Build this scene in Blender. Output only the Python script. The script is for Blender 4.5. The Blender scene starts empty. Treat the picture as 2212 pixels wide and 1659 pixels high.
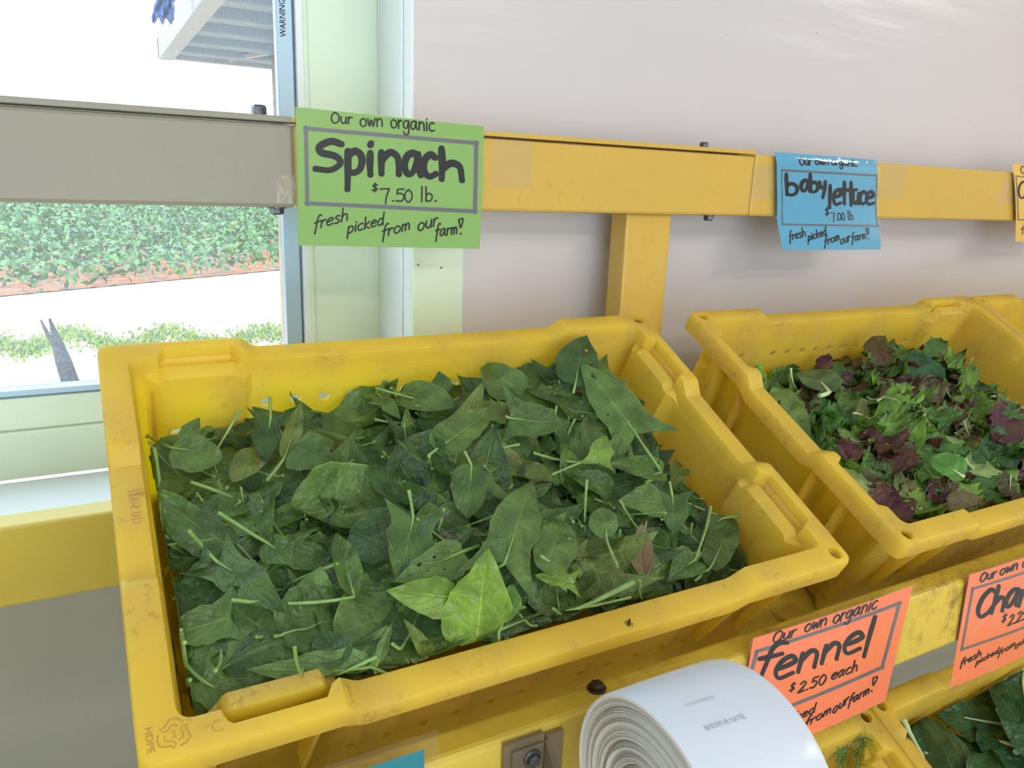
import bpy, bmesh, math, random
import numpy as np
from mathutils import Matrix, Vector

# ------------------------------------------------------------------ camera, sky, sun, lamps, exposure
Z0 = 1.45                                   # eye height over the shop floor
ZG = -0.25                                  # ground outside
FPX = 1662.0
CR = np.array([[0.87873064, 0.08874784, -0.46899497],
               [-0.4759246, 0.23792724, -0.84669143],
               [0.03644464, 0.96721996, 0.25131124]])
scene = bpy.context.scene
cam_d = bpy.data.cameras.new('camera'); cam = bpy.data.objects.new('camera', cam_d)
scene.collection.objects.link(cam)
cam_d.sensor_width = 36.0; cam_d.lens = FPX / 2212 * 36.0; cam_d.clip_start = 0.01; cam_d.clip_end = 400
cam.matrix_world = Matrix.Translation((0, 0, Z0)) @ Matrix(CR.tolist()).to_4x4()
scene.camera = cam

wd = bpy.data.worlds.new('sky'); scene.world = wd; wd.use_nodes = True
bg = wd.node_tree.nodes['Background']
bg.inputs[0].default_value = (0.70, 0.87, 1.0, 1); bg.inputs[1].default_value = 5.2

def sun_lamp():
    l = bpy.data.lights.new('sun', 'SUN'); l.energy = 6.0; l.angle = 0.01; l.color = (1.0, 0.95, 0.86)
    o = bpy.data.objects.new('sun', l); scene.collection.objects.link(o)
    o.rotation_euler = Vector((-0.45, -0.35, 0.82)).to_track_quat('Z', 'Y').to_euler()
sun_lamp()
CEIL_LAMPS = [(1.85, -2.1), (4.25, -1.45), (1.2, -3.1), (-0.8, -2.9)]  # all out of view; last one added purely as fill for the crates
LAMP_W = 28.0
vs = scene.view_settings
vs.view_transform = 'Standard'; vs.look = 'None'; vs.gamma = 1.0; vs.exposure = -0.12; vs.use_curve_mapping = False

# ------------------------------------------------------------------ helpers
COL = scene.collection
MW = {}
def ray(px, py):
    return CR @ np.array([px - 1106.0, -(py - 829.5), -FPX])
def on_y(px, py, Y):
    v = ray(px, py); return v / v[1] * Y + np.array([0, 0, Z0])
def on_z(px, py, z):                        # z absolute
    v = ray(px, py); return v / v[2] * (z - Z0) + np.array([0, 0, Z0])
def pix(P):
    c = (np.asarray(P, float) - np.array([0, 0, Z0])) @ CR
    return np.stack([1106 + FPX * c[..., 0] / -c[..., 2], 829.5 - FPX * c[..., 1] / -c[..., 2]], -1)

def tag(o, label=None, cat=None, group=None, kind=None):
    if label: o['label'] = label
    if cat: o['category'] = cat
    if group: o['group'] = group
    if kind: o['kind'] = kind
    return o

def smooth_mesh(me, ang):
    bm = bmesh.new(); bm.from_mesh(me)
    for f in bm.faces: f.smooth = True
    ca = math.radians(ang)
    for e in bm.edges:
        if len(e.link_faces) == 2:
            e.smooth = e.calc_face_angle(0) < ca
    bm.to_mesh(me); bm.free()

def mk(name, verts, faces, mat, parent=None, ang=None, uvs=None, origin=None, bevel=0.0, seg=2, fix=False, M=None):
    """One mesh object from world-space verts. Parented: stored in the parent's frame."""
    v = np.asarray(verts, float).reshape(-1, 3)
    me = bpy.data.meshes.new(name)
    o = bpy.data.objects.new(name, me); COL.objects.link(o)
    if parent is not None:
        Pm = MW[parent.name]
        inv = np.array(Pm.inverted()); v = v @ inv[:3, :3].T + inv[:3, 3]
        o.parent = parent; MW[o.name] = Pm.copy()
    elif M is not None:
        o.matrix_world = M; MW[o.name] = M.copy()
        inv = np.array(M.inverted()); v = v @ inv[:3, :3].T + inv[:3, 3]
    else:
        if origin is None: origin = (v[:, 0].mean(), v[:, 1].mean(), v[:, 2].min())
        o.location = origin; MW[o.name] = Matrix.Translation(origin); v = v - np.array(origin)
    me.from_pydata(v.tolist(), [], [list(map(int, f)) for f in faces])
    if uvs is not None:
        ul = me.uv_layers.new(name='UVMap'); uvs = np.asarray(uvs, float)
        idx = np.empty(len(me.loops), dtype=np.int32); me.loops.foreach_get('vertex_index', idx)
        ul.data.foreach_set('uv', uvs[idx].astype(np.float32).ravel())
    if fix:
        bm = bmesh.new(); bm.from_mesh(me); bmesh.ops.recalc_face_normals(bm, faces=bm.faces); bm.to_mesh(me); bm.free()
    if ang is not None: smooth_mesh(me, ang)
    if mat is not None: me.materials.append(mat)
    if bevel > 0:
        m = o.modifiers.new('edge', 'BEVEL'); m.width = bevel; m.segments = seg; m.limit_method = 'ANGLE'; m.angle_limit = math.radians(40)
    return o

def empty(name, loc, M=None):
    o = bpy.data.objects.new(name, None); COL.objects.link(o); o.empty_display_size = 0.02
    m = M if M is not None else Matrix.Translation(loc)
    o.matrix_world = m; MW[o.name] = m.copy(); return o

class G:
    def __init__(s): s.v = []; s.f = []
    def add(s, v, f):
        b = len(s.v); s.v += [tuple(p) for p in v]; s.f += [[i + b for i in q] for q in f]; return s
    def box(s, x0, x1, y0, y1, z0, z1):
        v = [(x, y, z) for x in (x0, x1) for y in (y0, y1) for z in (z0, z1)]
        return s.add(v, [(0, 1, 3, 2), (4, 6, 7, 5), (0, 4, 5, 1), (2, 3, 7, 6), (0, 2, 6, 4), (1, 5, 7, 3)])
    def tube(s, pts, rad, n=8, caps=True):
        pts = [np.asarray(p, float) for p in pts]; m = len(pts)
        rad = [rad] * m if np.isscalar(rad) else rad
        up = np.array([0.13, 0.27, 0.95]); rings = []
        for i in range(m):
            t = pts[min(i + 1, m - 1)] - pts[max(i - 1, 0)]; t = t / (np.linalg.norm(t) + 1e-12)
            a = np.cross(t, up)
            if np.linalg.norm(a) < 1e-3: a = np.cross(t, np.array([1.0, 0, 0]))
            a /= np.linalg.norm(a); b = np.cross(t, a)
            rings.append([pts[i] + rad[i] * (math.cos(q) * a + math.sin(q) * b) for q in np.linspace(0, 2 * math.pi, n, endpoint=False)])
        v = [p for r in rings for p in r]; f = []
        for i in range(m - 1):
            for k in range(n):
                f.append((i * n + k, i * n + (k + 1) % n, (i + 1) * n + (k + 1) % n, (i + 1) * n + k))
        if caps: f += [tuple(range(n))[::-1], tuple((m - 1) * n + k for k in range(n))]
        return s.add(v, f)
    def prism(s, poly, ax, t0, t1):
        """poly of 2-D points extruded along axis ax ('x','y','z') from t0 to t1"""
        n = len(poly)
        def P(p, t):
            return {'x': (t, p[0], p[1]), 'y': (p[0], t, p[1]), 'z': (p[0], p[1], t)}[ax]
        v = [P(p, t0) for p in poly] + [P(p, t1) for p in poly]
        f = [tuple(range(n)), tuple(range(2 * n - 1, n - 1, -1))] + [(k, k + n, (k + 1) % n + n, (k + 1) % n) for k in range(n)]
        return s.add(v, f)
    def mk(s, name, mat, parent=None, **k): return mk(name, s.v, s.f, mat, parent, fix=True, **k)

# ------------------------------------------------------------------ materials
def nt(name):
    m = bpy.data.materials.new(name); m.use_nodes = True
    t = m.node_tree; t.nodes.clear()
    out = t.nodes.new('ShaderNodeOutputMaterial')
    return m, t, out
def N(t, ty, **k):
    n = t.nodes.new(ty)
    for a, b in k.items():
        if a.startswith('i_'):
            key = a[2:]; key = int(key) if key.isdigit() else key.replace('_', ' ')
            n.inputs[key].default_value = b
        else: setattr(n, a, b)
    return n
def L(t, a, b): t.links.new(a, b)
def ramp(t, stops):
    r = t.nodes.new('ShaderNodeValToRGB'); e = r.color_ramp.elements
    while len(e) < len(stops): e.new(0.5)
    for k, (p, c) in enumerate(stops):
        e[k].position = p; e[k].color = (c[0], c[1], c[2], 1) if not np.isscalar(c) else (c, c, c, 1)
    return r
def mixc(t, fac, a, b, blend='MIX'):
    m = t.nodes.new('ShaderNodeMix'); m.data_type = 'RGBA'; m.blend_type = blend
    for sock, val in ((m.inputs[0], fac), (m.inputs[6], a), (m.inputs[7], b)):
        if hasattr(val, 'is_linked'): L(t, val, sock)
        elif np.isscalar(val): sock.default_value = val
        else: sock.default_value = (*val, 1) if len(val) == 3 else val
    return m.outputs[2]
def math_(t, op, a, b=None, c=None, clamp=False):
    m = t.nodes.new('ShaderNodeMath'); m.operation = op; m.use_clamp = clamp
    for k, val in enumerate((a, b, c)):
        if val is None: continue
        if hasattr(val, 'is_linked'): L(t, val, m.inputs[k])
        else: m.inputs[k].default_value = val
    return m.outputs[0]

def basic(name, col, rough=0.5, spec=0.5, metal=0.0, noise=0.0, nscale=30, bump=0.0, bscale=200, coat=0.0):
    m, t, out = nt(name)
    b = N(t, 'ShaderNodeBsdfPrincipled', i_Roughness=rough, i_Metallic=metal)
    b.inputs['Specular IOR Level'].default_value = spec; b.inputs['Coat Weight'].default_value = coat
    b.inputs['Base Color'].default_value = (*col, 1)
    tc = N(t, 'ShaderNodeTexCoord')
    if noise > 0:
        n = N(t, 'ShaderNodeTexNoise', i_Scale=nscale, i_Detail=5.0); L(t, tc.outputs['Object'], n.inputs['Vector'])
        r = ramp(t, [(0.3, 0.0), (0.7, 1.0)]); L(t, n.outputs['Fac'], r.inputs[0])
        c = mixc(t, r.outputs[0], tuple(x * (1 - noise) for x in col), tuple(min(1, x * (1 + noise)) for x in col))
        L(t, c, b.inputs['Base Color'])
    if bump > 0:
        n2 = N(t, 'ShaderNodeTexNoise', i_Scale=bscale, i_Detail=3.0); L(t, tc.outputs['Object'], n2.inputs['Vector'])
        bp = N(t, 'ShaderNodeBump', i_Strength=bump, i_Distance=0.002); L(t, n2.outputs['Fac'], bp.inputs['Height']); L(t, bp.outputs[0], b.inputs['Normal'])
    L(t, b.outputs[0], out.inputs[0]); return m

def plastic_yellow():
    m, t, out = nt('yellow_crate_plastic')
    tc = N(t, 'ShaderNodeTexCoord')
    n = N(t, 'ShaderNodeTexNoise', i_Scale=9.0, i_Detail=4.0); L(t, tc.outputs['Object'], n.inputs['Vector'])
    base = mixc(t, n.outputs['Fac'], (0.90, 0.63, 0.095), (0.93, 0.69, 0.13))
    # scuffs: small brown grime specks and long smears
    g = N(t, 'ShaderNodeTexNoise', i_Scale=120.0, i_Detail=6.0, i_Roughness=0.7); L(t, tc.outputs['Object'], g.inputs['Vector'])
    gr = ramp(t, [(0.55, 0.0), (0.66, 1.0)]); L(t, g.outputs['Fac'], gr.inputs[0])
    g2 = N(t, 'ShaderNodeTexNoise', i_Scale=16.0, i_Detail=3.0); L(t, tc.outputs['Object'], g2.inputs['Vector'])
    gr2 = ramp(t, [(0.44, 0.0), (0.64, 1.0)]); L(t, g2.outputs['Fac'], gr2.inputs[0])
    sp = math_(t, 'MULTIPLY', gr.outputs[0], gr2.outputs[0])
    sm = math_(t, 'MULTIPLY', gr2.outputs[0], 0.36)
    base = mixc(t, sm, base, (0.60, 0.41, 0.20))
    base = mixc(t, math_(t, 'MULTIPLY', sp, 0.75), base, (0.22, 0.12, 0.04))
    b = N(t, 'ShaderNodeBsdfPrincipled', i_Roughness=0.36); L(t, base, b.inputs['Base Color'])
    b.inputs['Specular IOR Level'].default_value = 0.45
    b2 = N(t, 'ShaderNodeTexNoise', i_Scale=60.0, i_Detail=3.0); L(t, tc.outputs['Object'], b2.inputs['Vector'])
    bp = N(t, 'ShaderNodeBump', i_Strength=0.10, i_Distance=0.003); L(t, b2.outputs['Fac'], bp.inputs['Height']); L(t, bp.outputs[0], b.inputs['Normal'])
    tr = N(t, 'ShaderNodeBsdfTranslucent'); tr.inputs['Color'].default_value = (0.98, 0.88, 0.03, 1)
    mx = N(t, 'ShaderNodeMixShader', i_0=0.50); L(t, b.outputs[0], mx.inputs[1]); L(t, tr.outputs[0], mx.inputs[2])
    L(t, mx.outputs[0], out.inputs[0]); return m

def rack_paint(name, col, worn=(0.24, 0.14, 0.05), amount=0.5, grime=0.5):
    m, t, out = nt(name)
    tc = N(t, 'ShaderNodeTexCoord')
    n = N(t, 'ShaderNodeTexNoise', i_Scale=14.0, i_Detail=5.0); L(t, tc.outputs['Object'], n.inputs['Vector'])
    base = mixc(t, n.outputs['Fac'], tuple(c * 0.92 for c in col), tuple(c * 1.06 for c in col))
    g = N(t, 'ShaderNodeTexNoise', i_Scale=55.0, i_Detail=8.0, i_Roughness=0.75); L(t, tc.outputs['Object'], g.inputs['Vector'])
    r = ramp(t, [(0.60 - 0.12 * grime, 0.0), (0.78 - 0.10 * grime, 1.0)]); L(t, g.outputs['Fac'], r.inputs[0])
    g2 = N(t, 'ShaderNodeTexNoise', i_Scale=7.0, i_Detail=2.0); L(t, tc.outputs['Object'], g2.inputs['Vector'])
    r2 = ramp(t, [(0.42, 0.0), (0.62, 1.0)]); L(t, g2.outputs['Fac'], r2.inputs[0])
    f = math_(t, 'MULTIPLY', math_(t, 'MULTIPLY', r.outputs[0], r2.outputs[0]), amount)
    base = mixc(t, f, base, worn)
    b = N(t, 'ShaderNodeBsdfPrincipled', i_Roughness=0.38); L(t, base, b.inputs['Base Color'])
    bp = N(t, 'ShaderNodeBump', i_Strength=0.08, i_Distance=0.002); L(t, g.outputs['Fac'], bp.inputs['Height']); L(t, bp.outputs[0], b.inputs['Normal'])
    L(t, b.outputs[0], out.inputs[0]); return m

def leaf_mat(name, transl=0.22, vein=0.70, rough=0.34, blot=None, holes=()):
    m, t, out = nt(name)
    oi = N(t, 'ShaderNodeObjectInfo'); tc = N(t, 'ShaderNodeTexCoord')
    uv = N(t, 'ShaderNodeUVMap'); uv.uv_map = 'UVMap'
    sep = N(t, 'ShaderNodeSeparateXYZ'); L(t, uv.outputs[0], sep.inputs[0])
    au = math_(t, 'ABSOLUTE', math_(t, 'SUBTRACT', sep.outputs[0], 0.5))
    mid = math_(t, 'SUBTRACT', 1.0, math_(t, 'DIVIDE', au, 0.035), clamp=True)
    wob = N(t, 'ShaderNodeTexNoise', i_Scale=60.0, i_Detail=1.0); L(t, tc.outputs['Object'], wob.inputs['Vector'])
    ph = math_(t, 'ADD', math_(t, 'ADD', math_(t, 'MULTIPLY', sep.outputs[1], 4.6), math_(t, 'MULTIPLY', au, -5.0)), math_(t, 'MULTIPLY', wob.outputs['Fac'], 0.55))
    fr = math_(t, 'ABSOLUTE', math_(t, 'SUBTRACT', math_(t, 'FRACT', ph), 0.5))
    side = math_(t, 'SUBTRACT', 1.0, math_(t, 'DIVIDE', fr, 0.05), clamp=True)
    vn = math_(t, 'MAXIMUM', mid, math_(t, 'MULTIPLY', side, 0.55))
    n = N(t, 'ShaderNodeTexNoise', i_Scale=45.0, i_Detail=4.0); L(t, tc.outputs['Object'], n.inputs['Vector'])
    rr = ramp(t, [(0.3, 0.62), (0.7, 1.38)]); L(t, n.outputs['Fac'], rr.inputs[0])
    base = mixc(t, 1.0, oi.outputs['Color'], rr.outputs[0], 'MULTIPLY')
    if blot:
        n3 = N(t, 'ShaderNodeTexNoise', i_Scale=30.0, i_Detail=3.0); L(t, tc.outputs['Object'], n3.inputs['Vector'])
        r3 = ramp(t, [(0.48, 0.0), (0.60, 1.0)]); L(t, n3.outputs['Fac'], r3.inputs[0])
        base = mixc(t, math_(t, 'MULTIPLY', r3.outputs[0], 0.75), base, blot)
    lite = mixc(t, 1.0, base, (2.1, 1.75, 1.9), 'MULTIPLY')
    col = mixc(t, math_(t, 'MULTIPLY', vn, vein), base, lite)
    edge = math_(t, 'GREATER_THAN', au, 0.485)
    col = mixc(t, math_(t, 'MULTIPLY', edge, 0.45), col, lite)
    b = N(t, 'ShaderNodeBsdfPrincipled', i_Roughness=rough); L(t, col, b.inputs['Base Color'])
    b.inputs['Specular IOR Level'].default_value = 0.40
    pk = N(t, 'ShaderNodeTexNoise', i_Scale=95.0, i_Detail=2.5); L(t, tc.outputs['Object'], pk.inputs['Vector'])
    hgt = math_(t, 'SUBTRACT', math_(t, 'MULTIPLY', pk.outputs['Fac'], 0.9), math_(t, 'MULTIPLY', vn, 0.12))
    bp = N(t, 'ShaderNodeBump', i_Strength=1.0, i_Distance=0.0050); L(t, hgt, bp.inputs['Height']); L(t, bp.outputs[0], b.inputs['Normal'])
    tr = N(t, 'ShaderNodeBsdfTranslucent')
    tcol = mixc(t, 1.0, col, (1.9, 2.2, 0.7), 'MULTIPLY'); L(t, tcol, tr.inputs['Color'])
    mx = N(t, 'ShaderNodeMixShader', i_0=transl); L(t, b.outputs[0], mx.inputs[1]); L(t, tr.outputs[0], mx.inputs[2])
    last = mx.outputs[0]
    for (hu, hv, ru, rv) in holes:                      # round bites eaten out of the blade
        du = math_(t, 'DIVIDE', math_(t, 'SUBTRACT', sep.outputs[0], hu), ru); dv = math_(t, 'DIVIDE', math_(t, 'SUBTRACT', sep.outputs[1], hv), rv)
        ins = math_(t, 'LESS_THAN', math_(t, 'ADD', math_(t, 'MULTIPLY', du, du), math_(t, 'MULTIPLY', dv, dv)), 1.0)
        tp = N(t, 'ShaderNodeBsdfTransparent'); mh = N(t, 'ShaderNodeMixShader'); L(t, ins, mh.inputs[0]); L(t, last, mh.inputs[1]); L(t, tp.outputs[0], mh.inputs[2]); last = mh.outputs[0]
    L(t, last, out.inputs[0]); return m

def wall_mat():
    m, t, out = nt('white_wall_panel')
    tc = N(t, 'ShaderNodeTexCoord')
    b = N(t, 'ShaderNodeBsdfPrincipled', i_Roughness=0.27); b.inputs['Base Color'].default_value = (0.65, 0.61, 0.635, 1)
    mp = N(t, 'ShaderNodeMapping'); mp.inputs['Scale'].default_value = (0.9, 1, 7.0); L(t, tc.outputs['Object'], mp.inputs['Vector'])
    n = N(t, 'ShaderNodeTexNoise', i_Scale=3.0, i_Detail=3.0); L(t, mp.outputs[0], n.inputs['Vector'])
    bp = N(t, 'ShaderNodeBump', i_Strength=0.20, i_Distance=0.012); L(t, n.outputs['Fac'], bp.inputs['Height']); L(t, bp.outputs[0], b.inputs['Normal'])
    sp = N(t, 'ShaderNodeTexNoise', i_Scale=70.0, i_Detail=2.0); L(t, tc.outputs['Object'], sp.inputs['Vector'])
    r = ramp(t, [(0.80, 0.0), (0.83, 1.0)]); L(t, sp.outputs['Fac'], r.inputs[0])
    c = mixc(t, r.outputs[0], (0.65, 0.61, 0.635), (0.25, 0.2, 0.16)); L(t, c, b.inputs['Base Color'])
    L(t, b.outputs[0], out.inputs[0]); return m

def film_mat(name, rough=0.05, haze=0.04, bump=0.15, bscale=60, ior=1.5, tint=(1, 1, 1), hcol=(0.9, 0.9, 0.9)):
    m, t, out = nt(name)
    tc = N(t, 'ShaderNodeTexCoord')
    tr = N(t, 'ShaderNodeBsdfTransparent'); tr.inputs[0].default_value = (*tint, 1)
    df = N(t, 'ShaderNodeBsdfDiffuse'); df.inputs[0].default_value = (*hcol, 1)
    gl = N(t, 'ShaderNodeBsdfGlossy', i_Roughness=rough)
    lw = N(t, 'ShaderNodeLayerWeight', i_Blend=0.5); r0 = ((ior - 1) / (ior + 1)) ** 2 * 1.1
    fz = math_(t, 'ADD', math_(t, 'MULTIPLY', math_(t, 'POWER', lw.outputs['Facing'], 5.0), 1 - r0), r0, clamp=True)
    if bump > 0:
        n = N(t, 'ShaderNodeTexNoise', i_Scale=bscale, i_Detail=3.0); L(t, tc.outputs['Object'], n.inputs['Vector'])
        bp = N(t, 'ShaderNodeBump', i_Strength=bump, i_Distance=0.002); L(t, n.outputs['Fac'], bp.inputs['Height'])
        L(t, bp.outputs[0], gl.inputs['Normal'])
    m1 = N(t, 'ShaderNodeMixShader', i_0=haze); L(t, tr.outputs[0], m1.inputs[1]); L(t, df.outputs[0], m1.inputs[2])
    m2 = N(t, 'ShaderNodeMixShader'); L(t, fz, m2.inputs[0]); L(t, m1.outputs[0], m2.inputs[1]); L(t, gl.outputs[0], m2.inputs[2])
    L(t, m2.outputs[0], out.inputs[0]); return m

def screen_mat():
    m, t, out = nt('insect_screen_mesh')
    tc = N(t, 'ShaderNodeTexCoord'); sp = N(t, 'ShaderNodeSeparateXYZ'); L(t, tc.outputs['Object'], sp.inputs[0])
    P = 0.0017
    def bars(s):
        f = math_(t, 'FRACT', math_(t, 'DIVIDE', s, P))
        return math_(t, 'LESS_THAN', f, 0.15)
    mk_ = math_(t, 'MAXIMUM', bars(sp.outputs[0]), bars(sp.outputs[2]))
    tr = N(t, 'ShaderNodeBsdfTransparent')
    d = N(t, 'ShaderNodeBsdfDiffuse'); d.inputs[0].default_value = (0.30, 0.35, 0.42, 1)
    tl = N(t, 'ShaderNodeBsdfTranslucent'); tl.inputs[0].default_value = (0.34, 0.38, 0.42, 1)
    mx0 = N(t, 'ShaderNodeMixShader', i_0=0.5); L(t, d.outputs[0], mx0.inputs[1]); L(t, tl.outputs[0], mx0.inputs[2])
    mx = N(t, 'ShaderNodeMixShader'); L(t, mk_, mx.inputs[0]); L(t, tr.outputs[0], mx.inputs[1]); L(t, mx0.outputs[0], mx.inputs[2])
    L(t, mx.outputs[0], out.inputs[0]); return m

def ground_mat():
    m, t, out = nt('pale_dirt_and_dry_grass')
    tc = N(t, 'ShaderNodeTexCoord')
    n = N(t, 'ShaderNodeTexNoise', i_Scale=1.5, i_Detail=8.0, i_Roughness=0.7); L(t, tc.outputs['Object'], n.inputs['Vector'])
    c = mixc(t, n.outputs['Fac'], (0.50, 0.42, 0.33), (0.66, 0.58, 0.47))
    b = N(t, 'ShaderNodeBsdfPrincipled', i_Roughness=0.9); L(t, c, b.inputs['Base Color']); L(t, b.outputs[0], out.inputs[0]); return m

M_crate = plastic_yellow()
M_rack = rack_paint('yellow_rack_paint', (0.66, 0.43, 0.085), amount=0.35)
M_rack_low = rack_paint('olive_yellow_rack_paint', (0.58, 0.45, 0.05), amount=0.25)
M_rack_glare = rack_paint('glare_greyed_rack_paint', (0.31, 0.285, 0.225), worn=(0.36, 0.34, 0.30), amount=0.5)  # veiling glare by the window put into this greyer rail colour
M_rack_rust = rack_paint('rusty_yellow_rack_paint', (0.65, 0.475, 0.062), worn=(0.20, 0.10, 0.03), amount=0.9, grime=1.0)
M_wall = wall_mat()
M_trim = basic('cream_vinyl_trim', (0.72, 0.83, 0.68), 0.35)
M_sill = basic('white_vinyl_sill', (0.80, 0.85, 0.88), 0.30)
M_alu = basic('haze_blue_aluminium', (0.42, 0.57, 0.72), 0.35, metal=0.2)  # bright window haze on the screen frame put into its blue
M_aludark = basic('dark_aluminium_track', (0.20, 0.27, 0.34), 0.4, metal=0.3)
M_floor = basic('concrete_floor', (0.56, 0.53, 0.48), 0.6, noise=0.15, nscale=4)
M_ceil = basic('white_ceiling', (0.80, 0.79, 0.76), 0.7)
M_roomwall = basic('warm_wood_wall', (0.62, 0.57, 0.50), 0.7)
M_bolt = basic('dark_steel_bolt', (0.13, 0.13, 0.14), 0.38, metal=0.85, noise=0.4, nscale=300)
M_boltrust = basic('rusty_bolt', (0.085, 0.06, 0.045), 0.5, metal=0.6, noise=0.4, nscale=300)
M_leaf = leaf_mat('spinach_leaf')
M_leaf_bite = leaf_mat('spinach_leaf_one_bite', holes=[(.36, .50, .10, .030), (.30, .72, .05, .014)])
M_leaf_bites = leaf_mat('spinach_leaf_insect_bites', holes=[(.72, .62, .055, .035), (.70, .40, .035, .024), (.40, .55, .022, .015), (.30, .35, .02, .014)])
M_leaf_pair = leaf_mat('spinach_leaf_two_bites', holes=[(.66, .62, .05, .026), (.80, .36, .05, .020)])
M_leaf_wilt = leaf_mat('wilted_leaf', transl=0.10, rough=0.5, blot=(0.17, 0.10, 0.05))
M_stem = basic('pale_green_stem', (0.22, 0.36, 0.10), 0.4, noise=0.2, nscale=80)
M_let = leaf_mat('lettuce_leaf', transl=0.25, vein=0.30, rough=0.38)
M_let_red = leaf_mat('red_tinged_lettuce', transl=0.18, vein=0.25, rough=0.36, blot=(0.11, 0.055, 0.03))
M_rib = basic('pale_lettuce_rib', (0.55, 0.66, 0.36), 0.4)
M_chard = leaf_mat('chard_leaf', transl=0.12, vein=0.30, rough=0.28)
M_fennel = basic('fennel_frond_green', (0.10, 0.22, 0.04), 0.5)
M_film = film_mat('laminating_film', rough=0.07, haze=0.008, bump=0.28, bscale=45)
M_film_wavy = film_mat('wavy_laminating_film', rough=0.05, haze=0.008, bump=0.5, bscale=28, ior=1.7)
M_tape = film_mat('clear_tape', rough=0.12, haze=0.16, bump=0.5, bscale=90, hcol=(0.80, 0.66, 0.45))
M_ink = basic('black_marker_ink', (0.008, 0.014, 0.022), 0.6, spec=.2)
M_inkthin = basic('dark_pen_ink', (0.012, 0.018, 0.028), 0.6, spec=.2)
M_greyink = basic('grey_marker_ink', (0.13, 0.14, 0.17), 0.45)
M_bag = basic('white_bag_film', (0.64, 0.69, 0.79), 0.25, spec=0.5, bump=0.06, bscale=30)
M_bagedge = basic('shaded_bag_edges', (0.60, 0.57, 0.52), 0.4)  # shade on the roll's end face put into this beige-grey
M_print = basic('faint_grey_green_print', (0.40, 0.47, 0.48), 0.4)
M_smoke = film_mat('smoky_clear_plastic', rough=0.15, haze=0.36, bump=0.0, hcol=(0.30, 0.25, 0.17), tint=(0.85, 0.8, 0.7))
M_glass = film_mat('window_glass', rough=0.0, haze=0.0, bump=0.0, ior=1.35)
M_screen = screen_mat()
M_ground = ground_mat()
M_soil = basic('reddish_field_soil', (0.30, 0.13, 0.07), 0.9, noise=0.3, nscale=3)
M_crop = basic('field_crop_green', (0.072, 0.165, 0.046), 0.5, noise=0.35, nscale=2.5)
M_grass = basic('sunlit_grass', (0.20, 0.28, 0.07), 0.7)
M_roofw = basic('white_fascia', (0.82, 0.80, 0.78), 0.5)
M_fascia = basic('shade_dimmed_fascia', (0.24, 0.23, 0.235), 0.6)  # white fascia; the shade on its underside put into the colour
M_roofm = basic('corrugated_galvanised_metal', (0.10, 0.125, 0.16), 0.4, metal=0.2)
M_post = basic('pale_wood_post', (0.26, 0.19, 0.14), 0.8, noise=0.2, nscale=20)
M_bark = basic('grey_weathered_bark', (0.05, 0.05, 0.06), 0.9, noise=0.6, nscale=60)
M_tarp = basic('blue_tarp', (0.02, 0.06, 0.22), 0.5, noise=0.4, nscale=40)
M_bug = basic('dark_beetle', (0.03, 0.015, 0.01), 0.35)
M_scrib = basic('brown_ink_scrawl', (0.42, 0.24, 0.10), 0.6)
M_emb = basic('grimy_embossed_plastic', (0.42, 0.25, 0.055), 0.45)
M_lamp = bpy.data.materials.new('lamp_tube_glow'); M_lamp.use_nodes = True
_b = M_lamp.node_tree.nodes['Principled BSDF']; _b.inputs['Emission Color'].default_value = (1, 0.93, 0.83, 1); _b.inputs['Emission Strength'].default_value = 9.0

def struct(o): o['kind'] = 'structure'; return o

# ------------------------------------------------------------------ room shell
YW, YF, XJ = 0.93, 1.05, 0.363
XL, ZS, ZT = -1.55, Z0 - 0.371, Z0 + 0.95
CE = 2.95
w = G()
w.box(-3.2, XL, YW, YF + .04, -0.02, CE); w.box(XJ, 5.2, YW, YF + .04, -0.02, CE)
w.box(XL, XJ, YW, YF + .04, -0.02, ZS - .019); w.box(XL, XJ, YW, YF + .04, ZT, CE)
struct(w.mk('wall_back', M_wall))
struct(G().box(-3.2, 5.2, -3.8, YF, -0.12, 0.0).mk('floor', M_floor))
struct(G().box(-3.3, 5.3, -3.9, YF + .04, CE, CE + .1).mk('ceiling', M_ceil))
struct(G().box(-3.3, -3.2, -3.8, YF, -0.02, CE).mk('wall_left', M_roomwall))
struct(G().box(5.2, 5.3, -3.8, YF, -0.02, CE).mk('wall_right', M_roomwall))
w = G(); w.box(-3.3, -2.2, -3.9, -3.8, -.02, CE); w.box(.9, 5.3, -3.9, -3.8, -.02, CE); w.box(-2.2, .9, -3.9, -3.8, 2.25, CE)
struct(w.mk('wall_front', M_roomwall))
# wooden corner strips
struct(G().box(XJ - .003, XJ + .0005, YW - .002, YW + .038, ZS, ZT).box(XJ - .0055, XJ - .003, YW + .024, YW + .032, ZS, ZT).mk('trim_1', M_sill, bevel=.001))
struct(G().box(.3893 * .924, .4657 * .924, .919, .930, Z0 - .75, Z0 + .05).mk('trim_2', M_trim, bevel=.0015))

M_wains = basic('grey_olive_wall_panel', (0.33, 0.32, 0.26), 0.35, noise=.06, nscale=5)
struct(G().box(-3.2, 5.2, YW - .006, YW + .001, .0, ZS - .020).mk('trim_3', M_wains))
for sx_, sy_ in ((903, 572), (953, 578)):
    p_ = on_y(sx_, sy_, .9188)
    G().tube([p_, p_ - [0, .0012, 0]], .0012, 8).mk('screw', M_bolt, bpy.data.objects['trim_2'])
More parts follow.
